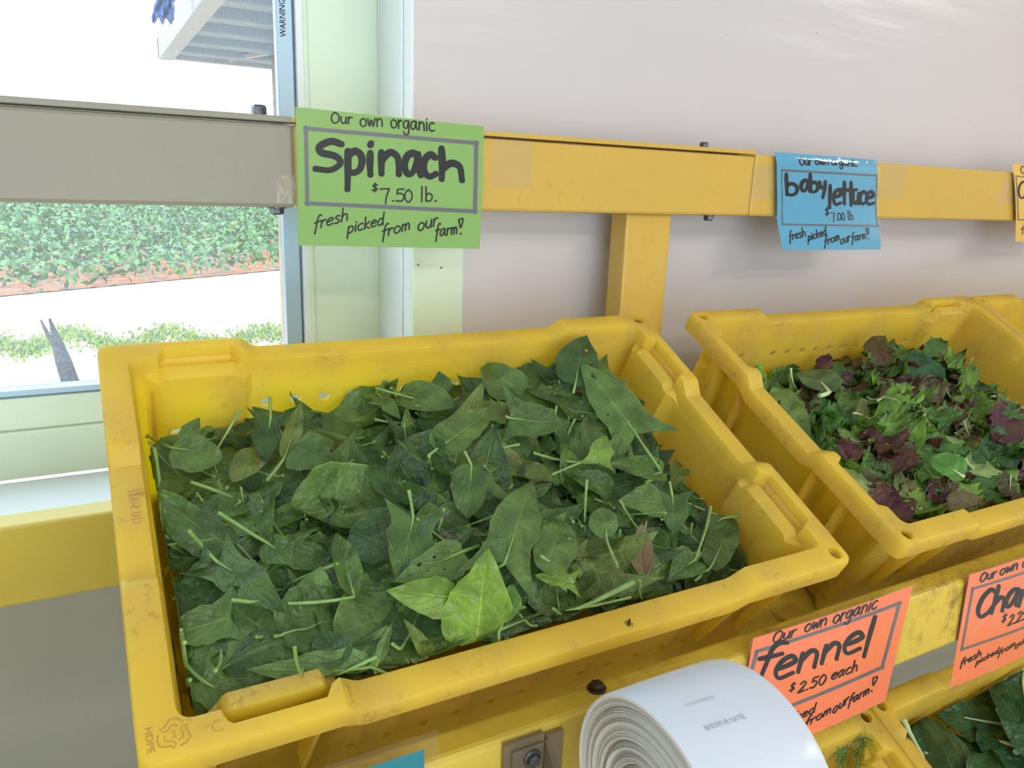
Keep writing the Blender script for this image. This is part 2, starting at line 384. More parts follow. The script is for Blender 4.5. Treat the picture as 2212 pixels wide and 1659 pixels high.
# window
win = tag(empty('window_1', (-.6, YF, ZS)), kind='structure')
G().box(XL, XJ + .0, YW - .012, YF, ZS - .019, ZS).mk('window_sill', M_sill, win, bevel=.003)
xa, xb, xc, xd = .2467 * YF, .2552 * YF, .345 * YF, .219 * YF
zb0, zb1, zb2, zb3 = Z0 - .2472 * YF, Z0 - .2573 * YF, Z0 - .2959 * YF, ZS
g = G()
g.box(xb, XJ, YF + .004, YF + .06, ZS, ZT); g.box(XL, xb, YF + .004, YF + .06, ZS, zb2); g.box(XL, xb, YF + .010, YF + .06, zb2, zb1)
g.box(xa + .002, xb, YF - .002, YF + .06, zb1, ZT)
g.mk('window_casing', M_trim, win, bevel=.0025)
G().box(XJ - .002, XJ + .0002, YW + .002, YF + .004, ZS, ZT).mk('brightened_jamb_facing', M_sill, win)  # paler facing added; sky light on the jamb put into its colour
G().box(xd + .022, xa + .002, YF + .012, YF + .06, zb1, ZT).box(XL, xa, YF + .014, YF + .06, zb1, zb1 + .004).mk('window_track', M_aludark, win)
G().box(xd, xd + .021, YF + .006, YF + .020, zb1 + .003, ZT).box(XL, xd, YF + .006, YF + .020, zb1 + .003, zb0).mk('screen_frame', M_alu, win, bevel=.0015)
sfr = bpy.context.scene.objects['screen_frame']
G().box(xa - .006, xa + .003, YF - .001, YF + .012, zb1, ZT).mk('bright_bead', M_sill, win, bevel=.001)
mk('insect_screen', [(XL, YF + .013, zb0), (xd, YF + .013, zb0), (xd, YF + .013, ZT), (XL, YF + .013, ZT)], [(0, 1, 2, 3)], M_screen, sfr)
mk('glass_pane', [(XL, YF + .045, zb0), (xd, YF + .045, zb0), (xd, YF + .045, ZT), (XL, YF + .045, ZT)], [(0, 1, 2, 3)], M_glass, win)

def font_mesh(text, size):
    cu = bpy.data.curves.new('t', 'FONT'); cu.body = text; cu.size = size; cu.resolution_u = 2
    ob = bpy.data.objects.new('t', cu); COL.objects.link(ob)
    me = bpy.data.meshes.new_from_object(ob.evaluated_get(bpy.context.evaluated_depsgraph_get()))
    v = np.array([p.co for p in me.vertices]).reshape(-1, 3); f = [list(p.vertices) for p in me.polygons]
    bpy.data.objects.remove(ob); bpy.data.curves.remove(cu); bpy.data.meshes.remove(me)
    return v, f
bpy.context.view_layer.update()
tv, tf = font_mesh('WARNING', 0.0105)
p0 = on_y(612.5, 80, YF + .0055)
mk('warning_lettering', np.stack([p0[0] - tv[:, 1] + .003, np.full(len(tv), YF + .0053), p0[2] + tv[:, 0] * .86], 1), tf, M_ink, sfr)
g = G()
for k in range(3):
    for j in range(5):
        zz = Z0 + (.262 + .0085 * j) * 1.0
        g.box(xd + .005 + .0042 * k, xd + .0075 + .0042 * k, YF + .0052, YF + .006, zz + .033, zz + .0385)
g.mk('small_print', M_ink, sfr)

# ceiling lamps (unseen fluorescent fixtures; the last one added as fill)
for i, (lx, ly) in enumerate(CEIL_LAMPS):
    t = empty('ceiling_lamp', (lx, ly, CE - .07))
    tag(t, 'long white unseen fluorescent ceiling fixture above the shop floor', 'lamp', 'ceiling fluorescent fixtures')
    G().box(lx - .6, lx + .6, ly - .16, ly + .16, CE - .05, CE).mk('housing', M_roofw, t)
    for s in (-.08, .08):
        G().tube([(lx - .58, ly + s, CE - .075), (lx + .58, ly + s, CE - .075)], .016, 10).mk('tube', M_lamp, t)
    l = bpy.data.lights.new('ceiling_lamp_light', 'AREA'); l.shape = 'RECTANGLE'; l.size = 1.15; l.size_y = .26; l.energy = LAMP_W; l.color = (1.0, .955, .90)
    lo = bpy.data.objects.new('ceiling_lamp_light', l); COL.objects.link(lo); lo.location = (lx, ly, CE - .10)

# ------------------------------------------------------------------ outside
struct(mk('ground', [(-60, YF + .05, ZG), (60, YF + .05, ZG), (60, 140, ZG), (-60, 140, ZG)], [(0, 1, 2, 3)], M_ground))
rng = np.random.default_rng(5)
A = on_z(0, 641, ZG); B = on_z(560, 588, ZG); e = (B - A)[:2]; e /= np.linalg.norm(e); nrm = np.array([-e[1], e[0]])
mk_s = []
s0 = A[:2] - e * 30 - nrm * .03; s1 = A[:2] + e * 70 - nrm * .03; s2 = s1 + nrm * 110; s3 = s0 + nrm * 110
struct(mk('field_soil', [(*s0, ZG + .015), (*s1, ZG + .015), (*s2, ZG + .015), (*s3, ZG + .015)], [(0, 1, 2, 3)], M_soil))
vv = []; ff = []
for r_ in range(70):
    dist = .16 + r_ * .62 + (r_ / 40) ** 2 * 4
    n_ = int(max(260, 1500 - r_ * 22)); half = 4 + dist * .55
    tt = rng.uniform(-half - 2, half + 9, n_)
    size = .066 + .0030 * dist
    for q in tt:
        c = np.array([*(A[:2] + e * q + nrm * (dist + rng.normal() * .17)), ZG + .05 + rng.random() ** .7 * .40])
        d1 = rng.normal(size=3); d1 /= np.linalg.norm(d1); d2 = np.cross(d1, rng.normal(size=3)); d2 /= np.linalg.norm(d2)
        s = size * rng.uniform(.6, 1.4); b = len(vv)
        vv += [c - d1 * s, c + d2 * s * .5, c + d1 * s, c - d2 * s * .5]; ff.append((b, b + 1, b + 2, b + 3))
tag(mk('crop_plants', vv, ff, M_crop), 'rows of leafy green crop plants in the field outside the window', 'crop', kind='stuff')
vv = []; ff = []
for q in range(5200):
    px = rng.uniform(-250, 640); py = 742 + rng.normal() * 11 - px * .018 + 14 * math.sin(px * .03)
    if py < 700: continue
    c = on_z(px, py, ZG); a = rng.uniform(0, 6.28); h = rng.uniform(.02, .055); wd_ = .018; b = len(vv)
    vv += [c + [wd_ * math.cos(a), wd_ * math.sin(a), 0], c - [wd_ * math.cos(a), wd_ * math.sin(a), 0], c + [rng.normal() * .02, rng.normal() * .02, h]]; ff.append((b, b + 1, b + 2))
tag(mk('grass', vv, ff, M_grass), 'thin strip of sunlit grass on the pale dirt outside', 'grass', kind='stuff')

# overhanging porch roof
ez = Z0 + 1.0
po = empty('porch_roof', (1.2, 8.1, ez)); tag(po, 'white edged porch roof with corrugated metal underside outside the window', 'roof')
G().box(.72, .84, 3.6, 8.16, ez - .02, ez + .16).mk('fascia', M_fascia, po)
G().box(.72, 2.6, 8.10, 8.16, ez - .01, ez + .16).mk('far_fascia', M_fascia, po)
cv = []; cf = []; ny = 150
for k in range(ny + 1):
    y = 3.6 + (8.10 - 3.6) * k / ny; z = ez + .10 + .09 * math.tanh(3.0 * math.sin(y * 2 * math.pi / .62))
    cv += [(.84, y, z), (2.6, y, z)]
    if k: cf.append((2 * k - 2, 2 * k - 1, 2 * k + 1, 2 * k))
mk('corrugated_panel', cv, cf, M_roofm, po, ang=60)
px_ = on_y(591, 150, 7.6)[0]
G().box(px_ - .005, px_ + .14, 7.54, 7.66, ZG, ez + .02).mk('post', M_post, po)
G().tube([(px_ - .30, 8.1, ez + .04), (px_ - .05, 7.4, ez + .05)], .03, 6).mk('batten', M_fascia, po)
# scrap of blue tarp hanging at the roof edge
tv_ = []; tf_ = []; nx, nz = 7, 12
for j in range(nz + 1):
    for i in range(nx + 1):
        P = on_y(372 - 16 * j / nz * 1.5 + (i / nx - .5) * (34 - 10 * math.sin(j * .5)) + rng.normal() * 1.0, -75 + 120 * j / nz + 6 * math.sin(i * 2.1), 5.6)
        tv_.append(P + [0, .05 * math.sin(i * 1.7 + j * .6), 0])
for j in range(nz):
    for i in range(nx): a = j * (nx + 1) + i; tf_.append((a, a + 1, a + nx + 2, a + nx + 1))
o = mk('tarp_scrap', tv_, tf_, M_tarp, ang=60); tag(o, 'ragged scrap of blue tarp hanging beside the porch roof', 'tarp')
m = o.modifiers.new('thick', 'SOLIDIFY'); m.thickness = .012
# forked bare branch stuck in the dirt
br = empty('forked_branch', on_z(160, 850, ZG)); tag(br, 'bare grey forked branch standing in the dirt below the window', 'branch')
def bp_(px, py, y): return on_y(px, py, y)
G().tube([bp_(168, 868, 5.4), bp_(150, 820, 5.4), bp_(137, 780, 5.42), bp_(125, 745, 5.45), bp_(116, 715, 5.5), bp_(107, 688, 5.5)], [.055, .052, .046, .036, .018, .008], 8).mk('trunk', M_bark, br)
G().tube([bp_(126, 748, 5.43), bp_(108, 732, 5.44), bp_(97, 710, 5.46), bp_(88, 691, 5.5)], [.022, .014, .011, .006], 6).mk('side_twig', M_bark, br)
G().tube([bp_(168, 868, 5.4), (bp_(168, 868, 5.4)[0], 5.4, ZG - .05)], [.055, .07], 8).mk('butt', M_bark, br)

# ------------------------------------------------------------------ display rack
def R_(z): return Z0 + z
rack = empty('display_rack', (.66, .6, 0)); tag(rack, 'yellow painted steel display rack holding the tilted produce crates', 'rack')
YR = .838
rail0 = G().box(-1.7, .1965, YR, YR + .04, R_(-.0325), R_(.0505)).mk('upper_rail', M_rack_glare, rack, bevel=.004)
rail1 = G().box(.1965, .846, YR, YR + .04, R_(-.0325), R_(.0508)).box(.846, 2.6, YR, YR + .04, R_(-.0325), R_(.0538)).mk('upper_rail', M_rack, rack, bevel=.004)
G().box(-1.7, .195, YR - .001, YR + .044, R_(.0525), R_(.0585)).mk('upper_lip', M_rack_glare, rack, bevel=.001)
G().box(.195, .8444, YR - .001, YR + .044, R_(.0530), R_(.0585)).mk('upper_lip', M_rack, rack, bevel=.001)
G().box(-1.7, 2.6, .808, .842, R_(-.4126), R_(-.3300)).mk('lower_beam', M_rack_low, rack, bevel=.003)
beam0 = G().box(-.75, 2.6, .409, .438, R_(-.463), R_(-.385)).mk('shelf_beam', M_rack_rust, rack, bevel=.006, seg=3)
G().box(-.75, 2.6, .515, .548, R_(-.83), R_(-.748)).mk('shelf_beam', M_rack, rack, bevel=.003)
G().box(-.75, 2.6, .115, .144, R_(-.88), R_(-.80)).mk('shelf_beam', M_rack, rack, bevel=.003)
for x in (-.75, .7491 * .85, 2.2):
    G().box(x, x + .0767, .850, .886, 0, R_(-.031)).mk('post', M_rack, rack, bevel=.003)
    G().box(x + .02, x + .055, .436, .855, R_(-.52), R_(-.465)).mk('cross_arm', M_rack, rack, bevel=.002)
    G().box(x + .02, x + .055, .142, .855, R_(-.985), R_(-.93)).mk('cross_arm', M_rack, rack, bevel=.002)
    G().box(x + .02, x + .055, .10, .14, 0, R_(-.878)).mk('front_leg', M_rack, rack, bevel=.002)
dk = [np.array([x, 0, Z0]) + np.array([0, .88808812, .45966161]) * d + np.array([0, -.45966161, .88808812]) * n for x in (.02, 2.6) for d in (.236, .552) for n in (-.6672, -.6692)]
mk('shelf_deck', dk, [(0, 1, 3, 2), (4, 6, 7, 5), (0, 4, 5, 1), (2, 3, 7, 6), (0, 2, 6, 4), (1, 5, 7, 3)], M_rack_rust, rack, fix=True)
def hexbolt(c, ax, r, h, mat, washer=True, on=None):
    g = G(); n = 6
    a = np.array({'x': (1, 0, 0), 'y': (0, -1, 0), 'z': (0, 0, 1), 'd': (0, 0, -1)}[ax], float)
    b1 = np.cross(a, [.3, .9, .31]); b1 /= np.linalg.norm(b1); b2 = np.cross(a, b1); c = np.array(c)
    def ring(rr, n, off): return [c + a * off + rr * (math.cos(q) * b1 + math.sin(q) * b2) for q in np.linspace(0, 2 * math.pi, n, endpoint=False)]
    def cyl(rs, n):
        v = [p for (rr, of) in rs for p in ring(rr, n, of)]; m = len(rs)
        f = [(i * n + k, i * n + (k + 1) % n, (i + 1) * n + (k + 1) % n, (i + 1) * n + k) for i in range(m - 1) for k in range(n)]
        f += [tuple(range(n)), tuple((m - 1) * n + k for k in range(n))]; g.add(v, f)
    if washer: cyl([(r * 1.35, -.001), (r * 1.35, .0012), (r * 1.25, .0016)], 20)
    cyl([(r, .001), (r, h * .8), (r * .82, h)], n)
    return g.mk('bolt', mat, on)
hexbolt((.1669, .858, R_(.0580)), 'z', .0075, .011, M_bolt, on=rail0); hexbolt((.1808, .858, R_(-.0325)), 'd', .0075, .008, M_bolt, on=rail0)
hexbolt((.7661, .858, R_(.0580)), 'z', .0065, .008, M_bolt, on=rail1); hexbolt((.7869, .858, R_(-.0325)), 'd', .007, .008, M_bolt, on=rail1)
hexbolt((.324, .4275, R_(-.385)), 'z', .0058, .0055, M_boltrust, washer=True, on=beam0)

# ------------------------------------------------------------------ crates
X_ = np.array([1.0, 0, 0]); D_ = np.array([0, .88808812, .45966161]); N_ = np.array([0, -.45966161, .88808812])
def crate_matrix(cx, cd, n, flip=False):
    o = X_ * cx + D_ * cd + N_ * n + np.array([0, 0, Z0]); s = -1 if flip else 1
    return Matrix([[s * X_[i], s * D_[i], N_[i], o[i]] for i in range(3)] + [[0, 0, 0, 1]])
HX, HY, RC = .304, .1945, .011
def crate_mesh():
    def lin(x, a, b): return min(1, max(0, (x - a) / (b - a)))
    path = []                                          # (side, t, theta)
    tl = sorted(set([round(s * v, 4) for s in (-1, 1) for v in (0, .06, .12, .150, .166, .170, .174, .178, .182, .187, .192, .197, .222, .247, .250, .253, .256, .262, .27, .28)]))
    ts = sorted(set([round(s * v, 4) for s in (-1, 1) for v in (0, .03, .05, .053, .057, .062, .066, .070, .076, .079, .082, .085, .11, .138, .141, .144, .147, .155, .163)]))
    for t in tl: path.append(('f', t))
    for q in range(1, 6): path.append(('c', 0, -90 + 15 * q))
    for t in ts: path.append(('r', t))
    for q in range(1, 6): path.append(('c', 1, 15 * q))
    for t in tl[::-1]: path.append(('b', t))
    for q in range(1, 6): path.append(('c', 2, 90 + 15 * q))
    for t in ts[::-1]: path.append(('l', t))
    for q in range(1, 6): path.append(('c', 3, 180 + 15 * q))
    V = []; n = len(path); npf = 21
    for p in path:
        low = 0; pk = 0; e = 0.0
        if p[0] in 'fb':
            x = p[1]; low = 1 - lin(abs(x), .168, .182)
            if x < 0: pk = min(lin(-x, .186, .190), 1 - lin(-x, .252, .256)); e = .011 * lin(-x, .176, .180)
        elif p[0] in 'lr':
            y = p[1]; low = 1 - lin(abs(y), .053, .067)
            if p[0] == 'r': pk = min(lin(abs(y), .077, .081), 1 - lin(abs(y), .142, .146)); e = .010 * lin(abs(y), .060, .070)
        elif p[1] in (2, 3): e = .0
        w0 = -.012 * low; a = .024 * (1 - pk) + .013 * pk
        bar = -.013 if p[0] in 'rb' else -.004
        def q_(n0, p0): return n0[0] * (1 - pk) + p0[0] * pk, n0[1] * (1 - pk) + p0[1] * pk
        prof = [(.0035, w0 * .6 - .023), (0, w0 * .6 - .023), (0, w0 - .004), (.0012, w0 - .0012), (.004, w0), (a - .003, w0), (a - .0008, w0 - .0008), (a, w0 - .004),
                q_((.0245, w0 - .008), (.0135, -.027)), q_((.025, w0 - .011), (.0215, -.027)), q_((.0255, w0 - .014), (.0225, bar)), q_((.026, w0 - .018), (.031, bar)),
                q_((.0270 + e, w0 * .7 - .021), (.0335 + e * .3, bar - .004)), (.0282 + e, -.040), (.032 + e, -.170), (.037 + e, -.176),
                (.034 + e, -.180), (.0285 + e, -.171), q_((.0240 + e, -.036), (.0235 + e * .4, -.036)), q_((.0205, w0 - .006), (.0095, w0 - .006)), (.0035, w0 - .006)]
        for (o, w) in prof:
            r = max(RC - o, .010)
            if p[0] == 'c':
                sx, sy = [(1, -1), (1, 1), (-1, 1), (-1, -1)][p[1]]; th = math.radians(p[2])
                V.append((sx * (HX - o - r) + r * math.cos(th), sy * (HY - o - r) + r * math.sin(th), w))
            elif p[0] in 'fb':
                m = HX - o - r; V.append((max(-m, min(m, p[1])), (-1 if p[0] == 'f' else 1) * (HY - o), w))
            else:
                m = HY - o - r; V.append(((1 if p[0] == 'r' else -1) * (HX - o), max(-m, min(m, p[1])), w))
    F = []
    for i in range(n):
        j = (i + 1) % n
        for k in range(npf):
            l = (k + 1) % npf; F.append((i * npf + k, j * npf + k, j * npf + l, i * npf + l))
    F.append(tuple(i * npf + 15 for i in range(n))); F.append(tuple(i * npf + 16 for i in range(n)))
    me = bpy.data.meshes.new('crate_shell'); me.from_pydata(V, [], F)
    bm = bmesh.new(); bm.from_mesh(me); bmesh.ops.remove_doubles(bm, verts=bm.verts, dist=1e-5)
    bmesh.ops.triangulate(bm, faces=[f for f in bm.faces if len(f.verts) > 4]); bmesh.ops.recalc_face_normals(bm, faces=bm.faces); bm.to_mesh(me); bm.free()
    ob = bpy.data.objects.new('c0', me); COL.objects.link(ob)
    c = G()
    def cyl(p0, p1, r, n=14): c.tube([p0, p1], r, n)
    for k in range(-5, 6):
        x = -.1593 + .0295 * (k + 5)
        for s in (-1, 1):
            if s == 1 or x < .17: cyl((x, s * .13, -.064), (x, s * .205, -.064), .0058)
    for k in range(12):
        if k == 6: continue
        for s in (-1, 1): cyl((-.1593 + .0305 * k, s * .13, -.124), (-.1593 + .0305 * k, s * .205, -.124), .0055)
    for x in (-.2435, -.216): cyl((x, .12, -.083), (x, .205, -.083), .0062); cyl((x, -.12, -.083), (x, -.205, -.083), .0058)
    for k in range(4): cyl((.198 + .026 * k, -.12, -.064), (.198 + .026 * k, -.205, -.064), .0058)
    for s in (-1, 1): cyl((.2890, s * .1815, .01), (.2890, s * .1815, -.0125), .0070, 24)
    cme = bpy.data.meshes.new('cut'); cme.from_pydata([list(map(float, v)) for v in c.v], [], c.f)
    bm = bmesh.new(); bm.from_mesh(cme); bmesh.ops.recalc_face_normals(bm, faces=bm.faces); bm.to_mesh(cme); bm.free()
    co = bpy.data.objects.new('cut', cme); COL.objects.link(co)
    md = ob.modifiers.new('b', 'BOOLEAN'); md.operation = 'DIFFERENCE'; md.object = co; md.solver = 'EXACT'
    bpy.context.view_layer.update()
    res = bpy.data.meshes.new_from_object(ob.evaluated_get(bpy.context.evaluated_depsgraph_get()))
    bpy.data.objects.remove(ob); bpy.data.objects.remove(co)
    # blind cups under the corner holes, gusset ribs under the lip
    g = G()
    for s in (-1, 1):
        cx, cy = .2890, s * .1815; n_ = 24
        ring = lambda r, z: [(cx + r * math.cos(q), cy + r * math.sin(q), z) for q in np.linspace(0, 2 * math.pi, n_, endpoint=False)]
        v = ring(.0088, -.005) + ring(.0088, -.016) + ring(.0071, -.0125) + ring(.0071, -.003)
        f = [(i * n_ + k, i * n_ + (k + 1) % n_, (i + 1) * n_ + (k + 1) % n_, (i + 1) * n_ + k) for i in range(3) for k in range(n_)]
        f += [tuple(n_ + k for k in range(n_)), tuple(2 * n_ + k for k in range(n_))]
        g.add(v, f)
    for x in (-.262, -.196, .186, .240):
        for s in (-1, 1):
            dp = .0085 if x < 0 else 0
            poly = [(s * (HY - .004), -.021), (s * (HY - .0245 - dp), -.034), (s * (HY - .0280 - dp), -.118), (s * (HY - .020), -.118)]
            g.prism(poly, 'x', x - .0018, x + .0018)
    for y in (-.115, -.068, .068, .115):
        for s in (-1, 1):
            dp = .0075 if s > 0 and abs(y) > .1 else 0
            poly = [(s * (HX - .004), -.021), (s * (HX - .0245 - dp), -.034), (s * (HX - .0280 - dp), -.118), (s * (HX - .020), -.118)]
            gg = G().prism(poly, 'x', y - .0018, y + .0018)
            g.add([(p[1], p[0], p[2]) for p in gg.v], gg.f)
    bm = bmesh.new(); bm.from_mesh(res)
    m2 = bpy.data.meshes.new('ribs'); m2.from_pydata([list(map(float, v)) for v in g.v], [], g.f); bm2 = bmesh.new(); bm2.from_mesh(m2)
    bmesh.ops.recalc_face_normals(bm2, faces=bm2.faces); bm2.to_mesh(m2); bm2.free()
    bm.from_mesh(m2); bm.to_mesh(res); bm.free()
    res.name = 'harvest_crate'; smooth_mesh(res, 38)
    res.materials.append(M_crate); return res

CM = crate_mesh()
def new_crate(M):
    o = bpy.data.objects.new('harvest_crate', CM); COL.objects.link(o); o.matrix_world = M; MW[o.name] = M.copy(); return o
M_sp = crate_matrix(.3028, .4144, -.485)
M_le = crate_matrix(.9855, .4130, -.485, True)
M_ar = crate_matrix(1.5945, .4115, -.485, True)
M_fe = crate_matrix(.4435, -.036, -.72)
M_ch = crate_matrix(1.0530, -.0315, -.72, True)
GRP = 'yellow harvest crates on the rack'
crate0 = new_crate(M_sp)
# recycling mark and its letters, embossed on the left front corner of the rim
def local_part(name, v, f, mat, parent):
    me = bpy.data.meshes.new(name); me.from_pydata(np.asarray(v, float).tolist(), [], [list(q) for q in f]); me.materials.append(mat)
    o = bpy.data.objects.new(name, me); COL.objects.link(o); o.parent = parent; return o
def ribbon(pts, wdt):
    pts = np.asarray(pts, float); m = len(pts); t = np.gradient(pts, axis=0); t /= (np.linalg.norm(t, axis=1, keepdims=True) + 1e-12)
    nn = np.stack([-t[:, 1], t[:, 0]], 1); wd = np.full(m, wdt) if np.isscalar(wdt) else np.asarray(wdt)
    return np.concatenate([pts + nn * wd[:, None] / 2, pts - nn * wd[:, None] / 2]), [(i, i + 1, i + 1 + m, i + m) for i in range(m - 1)]
g = G()
def add_rib(pts, wdt, z=.0004):
    v, f = ribbon(pts, wdt); g.add([(x, y, z) for x, y in v], f)
cxm, cym = -.2835, -.1790
for k in range(3):                                     # three chasing arrows drawn in outline
    a0 = math.radians(90 + 120 * k)
    def P(r, da): return (cxm + r * math.cos(a0 + da), cym + r * math.sin(a0 + da))
    add_rib([P(.0085, -.75), P(.0095, -.3), P(.0098, .1), P(.0072, .75)], .0007); add_rib([P(.0048, -.6), P(.0058, -.1), P(.0052, .45)], .0006)
    add_rib([P(.0072, .75), P(.0088, .95), P(.0060, 1.15), P(.0040, .62), P(.0052, .45)], .0006)
tv, tf = font_mesh('2', .006); g.add([(cxm - .0015 + y * 0 + x, cym - .002 + y, .0004) for x, y, z in tv], tf)
tv, tf = font_mesh('HDPE', .0066); g.add([(-.2985 + y * .9, cym + .0085 - x, .0004) for x, y, z in tv], tf)
add_rib([(-.259 + .0035 * math.cos(q), -.1815 + .0035 * math.sin(q)) for q in np.linspace(.9, 5.6, 20)], .0005)
local_part('recycling_mark', g.v, g.f, M_emb, crate0)
def crate_copy(M, keep=True):
    o = crate0.copy(); COL.objects.link(o); o.matrix_world = M; MW[o.name] = M.copy()
    for ch in list(crate0.children):
        c = ch.copy(); COL.objects.link(c); c.parent = o
    return o
crate_le = crate_copy(M_le); crate_ar = crate_copy(M_ar); crate_fe = crate_copy(M_fe); crate_ch = crate_copy(M_ch)
tag(crate0, 'large yellow plastic crate heaped with dark green spinach', 'crate', GRP)
tag(crate_le, 'yellow plastic crate of mixed red and green baby lettuce', 'crate', GRP)
tag(crate_ar, 'yellow plastic crate cut off at the right edge behind the lettuce crate', 'crate', GRP)
tag(crate_fe, 'yellow plastic crate on the lower tier beneath the fennel card', 'crate', GRP)
tag(crate_ch, 'yellow plastic crate of chard on the lower tier at bottom right', 'crate', GRP)
g = G()                                                # faint scrawl along the left rim
def sc(pts):
    v, f = ribbon(np.array(pts), .0008); g.add([(x, y, -.0117) for x, y in v], f)
for k, y0 in enumerate((.026, .0215, .017, .010, .004, -.002)):
    x0 = -.2925
    sc([(x0, y0), (x0 + .008, y0 + .0005)]); sc([(x0 + .001, y0 - .002), (x0 + .004, y0 - .0035), (x0 + .007, y0 - .002)]) if k != 3 else sc([(x0 + .002, y0 + .002), (x0 + .006, y0 - .002)])
local_part('rim_scrawl', g.v, g.f, M_scrib, crate0)

# ------------------------------------------------------------------ leaves
SHAPES = {
    'lobed': ([0, .05, .11, .17, .24, .36, .50, .66, .82, .93, 1], [.06, .62, 1.0, .66, .58, .66, .62, .46, .27, .12, .005], [0, .15, .27, .09, .02, 0, 0, 0, 0, 0, 0]),
    'spear': ([0, .04, .10, .20, .32, .45, .60, .75, .88, .95, 1], [.06, .45, .78, .98, 1.0, .92, .74, .48, .24, .11, .005], [0, .05, .05, .03, .0, 0, 0, 0, 0, 0, 0]),
    'round': ([0, .04, .10, .20, .34, .50, .65, .80, .90, .96, 1], [.08, .42, .70, .92, 1.0, .98, .90, .68, .42, .24, .02], [0, .04, .04, .02, 0, 0, 0, 0, 0, 0, 0]),
    'jagged': ([0, .05, .12, .19, .27, .37, .45, .58, .70, .82, .92, 1], [.06, .66, 1.0, .50, .54, .86, .44, .50, .38, .25, .14, .005], [0, .14, .26, .03, .02, .15, .0, .02, 0, 0, 0, 0]),
    'frill': ([0, .10, .22, .34, .46, .58, .70, .82, .90, .96, 1], [.10, .30, .55, .78, .92, 1.0, .98, .84, .62, .36, .04], [0] * 11),
    'oak': ([0, .10, .20, .30, .40, .50, .60, .70, .82, .92, 1], [.12, .35, .72, .40, .82, .46, .98, .60, .78, .50, .06], [0, .0, .06, 0, .06, 0, .06, 0, .04, 0, 0]),
    'chard': ([0, .06, .14, .26, .40, .55, .68, .80, .90, .96, 1], [.10, .45, .75, .95, 1.0, .96, .88, .72, .50, .30, .04], [0, .06, .05, 0, 0, 0, 0, 0, 0, 0, 0]),
}
NR, NC = 21, 11
def leaf_arrays(rg, shape, Ln, Wd, fold, curl, ruf, puck, bend=0.0, frill=0.0):
    """blade grid (NR,NC,3): x across, y along (base at 0), z up; uv grid"""
    tk, wk, bk = SHAPES[shape]
    t = np.linspace(0, 1, NR) ** 1.0
    t = np.sort(np.unique(np.concatenate([np.array(tk), np.linspace(0.03, .97, NR - len(tk))])))
    while len(t) < NR: t = np.sort(np.append(t, rg.random()))
    t = t[:NR]; t[-1] = 1
    wv = np.interp(t, tk, wk); bv = np.interp(t, tk, bk)
    s = np.linspace(-1, 1, NC); T, S = np.meshgrid(t, s, indexing='ij')
    asym = 1 + .10 * rg.normal() * np.sign(S)
    jit = 1 + .05 * np.interp(T + .3 * np.sign(S), np.linspace(-.4, 1.4, 24), rg.normal(size=24))
    x = S * wv[:, None] * Wd / 2 * asym * jit
    y = (T - bv[:, None] * np.abs(S) ** 1.3) * Ln
    ph = rg.uniform(0, 6.28, 4)
    z = fold * np.abs(S) ** 1.2 * wv[:, None] * Wd / 2 + curl * Ln * (T - .4) ** 2
    z = z + ruf * np.sin(T * 9 + ph[0] + S) * S ** 2 * Wd * .5 + ruf * .6 * np.sin(T * 5 + ph[1]) * S * Wd * .4
    z = z + puck * Wd * np.sin(T * 22 - np.abs(S) * 9 + ph[2]) * np.clip(np.abs(S) * 2, 0, 1) * (1 - np.abs(S) ** 4)
    if frill > 0:
        fr = np.sin(T * 34 + ph[3] + 2 * np.sin(T * 11)) * np.clip((np.abs(S) - .35) / .65, 0, 1) ** 1.2 + .8 * np.sin(S * 17 + ph[1]) * np.clip((T - .6) / .4, 0, 1)
        z = z + frill * Wd * fr
        x = x + frill * .35 * Wd * np.cos(T * 41 + ph[2]) * np.abs(S) ** 2 * np.sign(S)
    x = x + bend * Ln * (T - .3) ** 2
    uv = np.stack([S * .5 + .5, T], -1)
    return np.stack([x, y, z], -1), uv
FACES = [(r * NC + c, r * NC + c + 1, (r + 1) * NC + c + 1, (r + 1) * NC + c) for r in range(NR - 1) for c in range(NC - 1)]

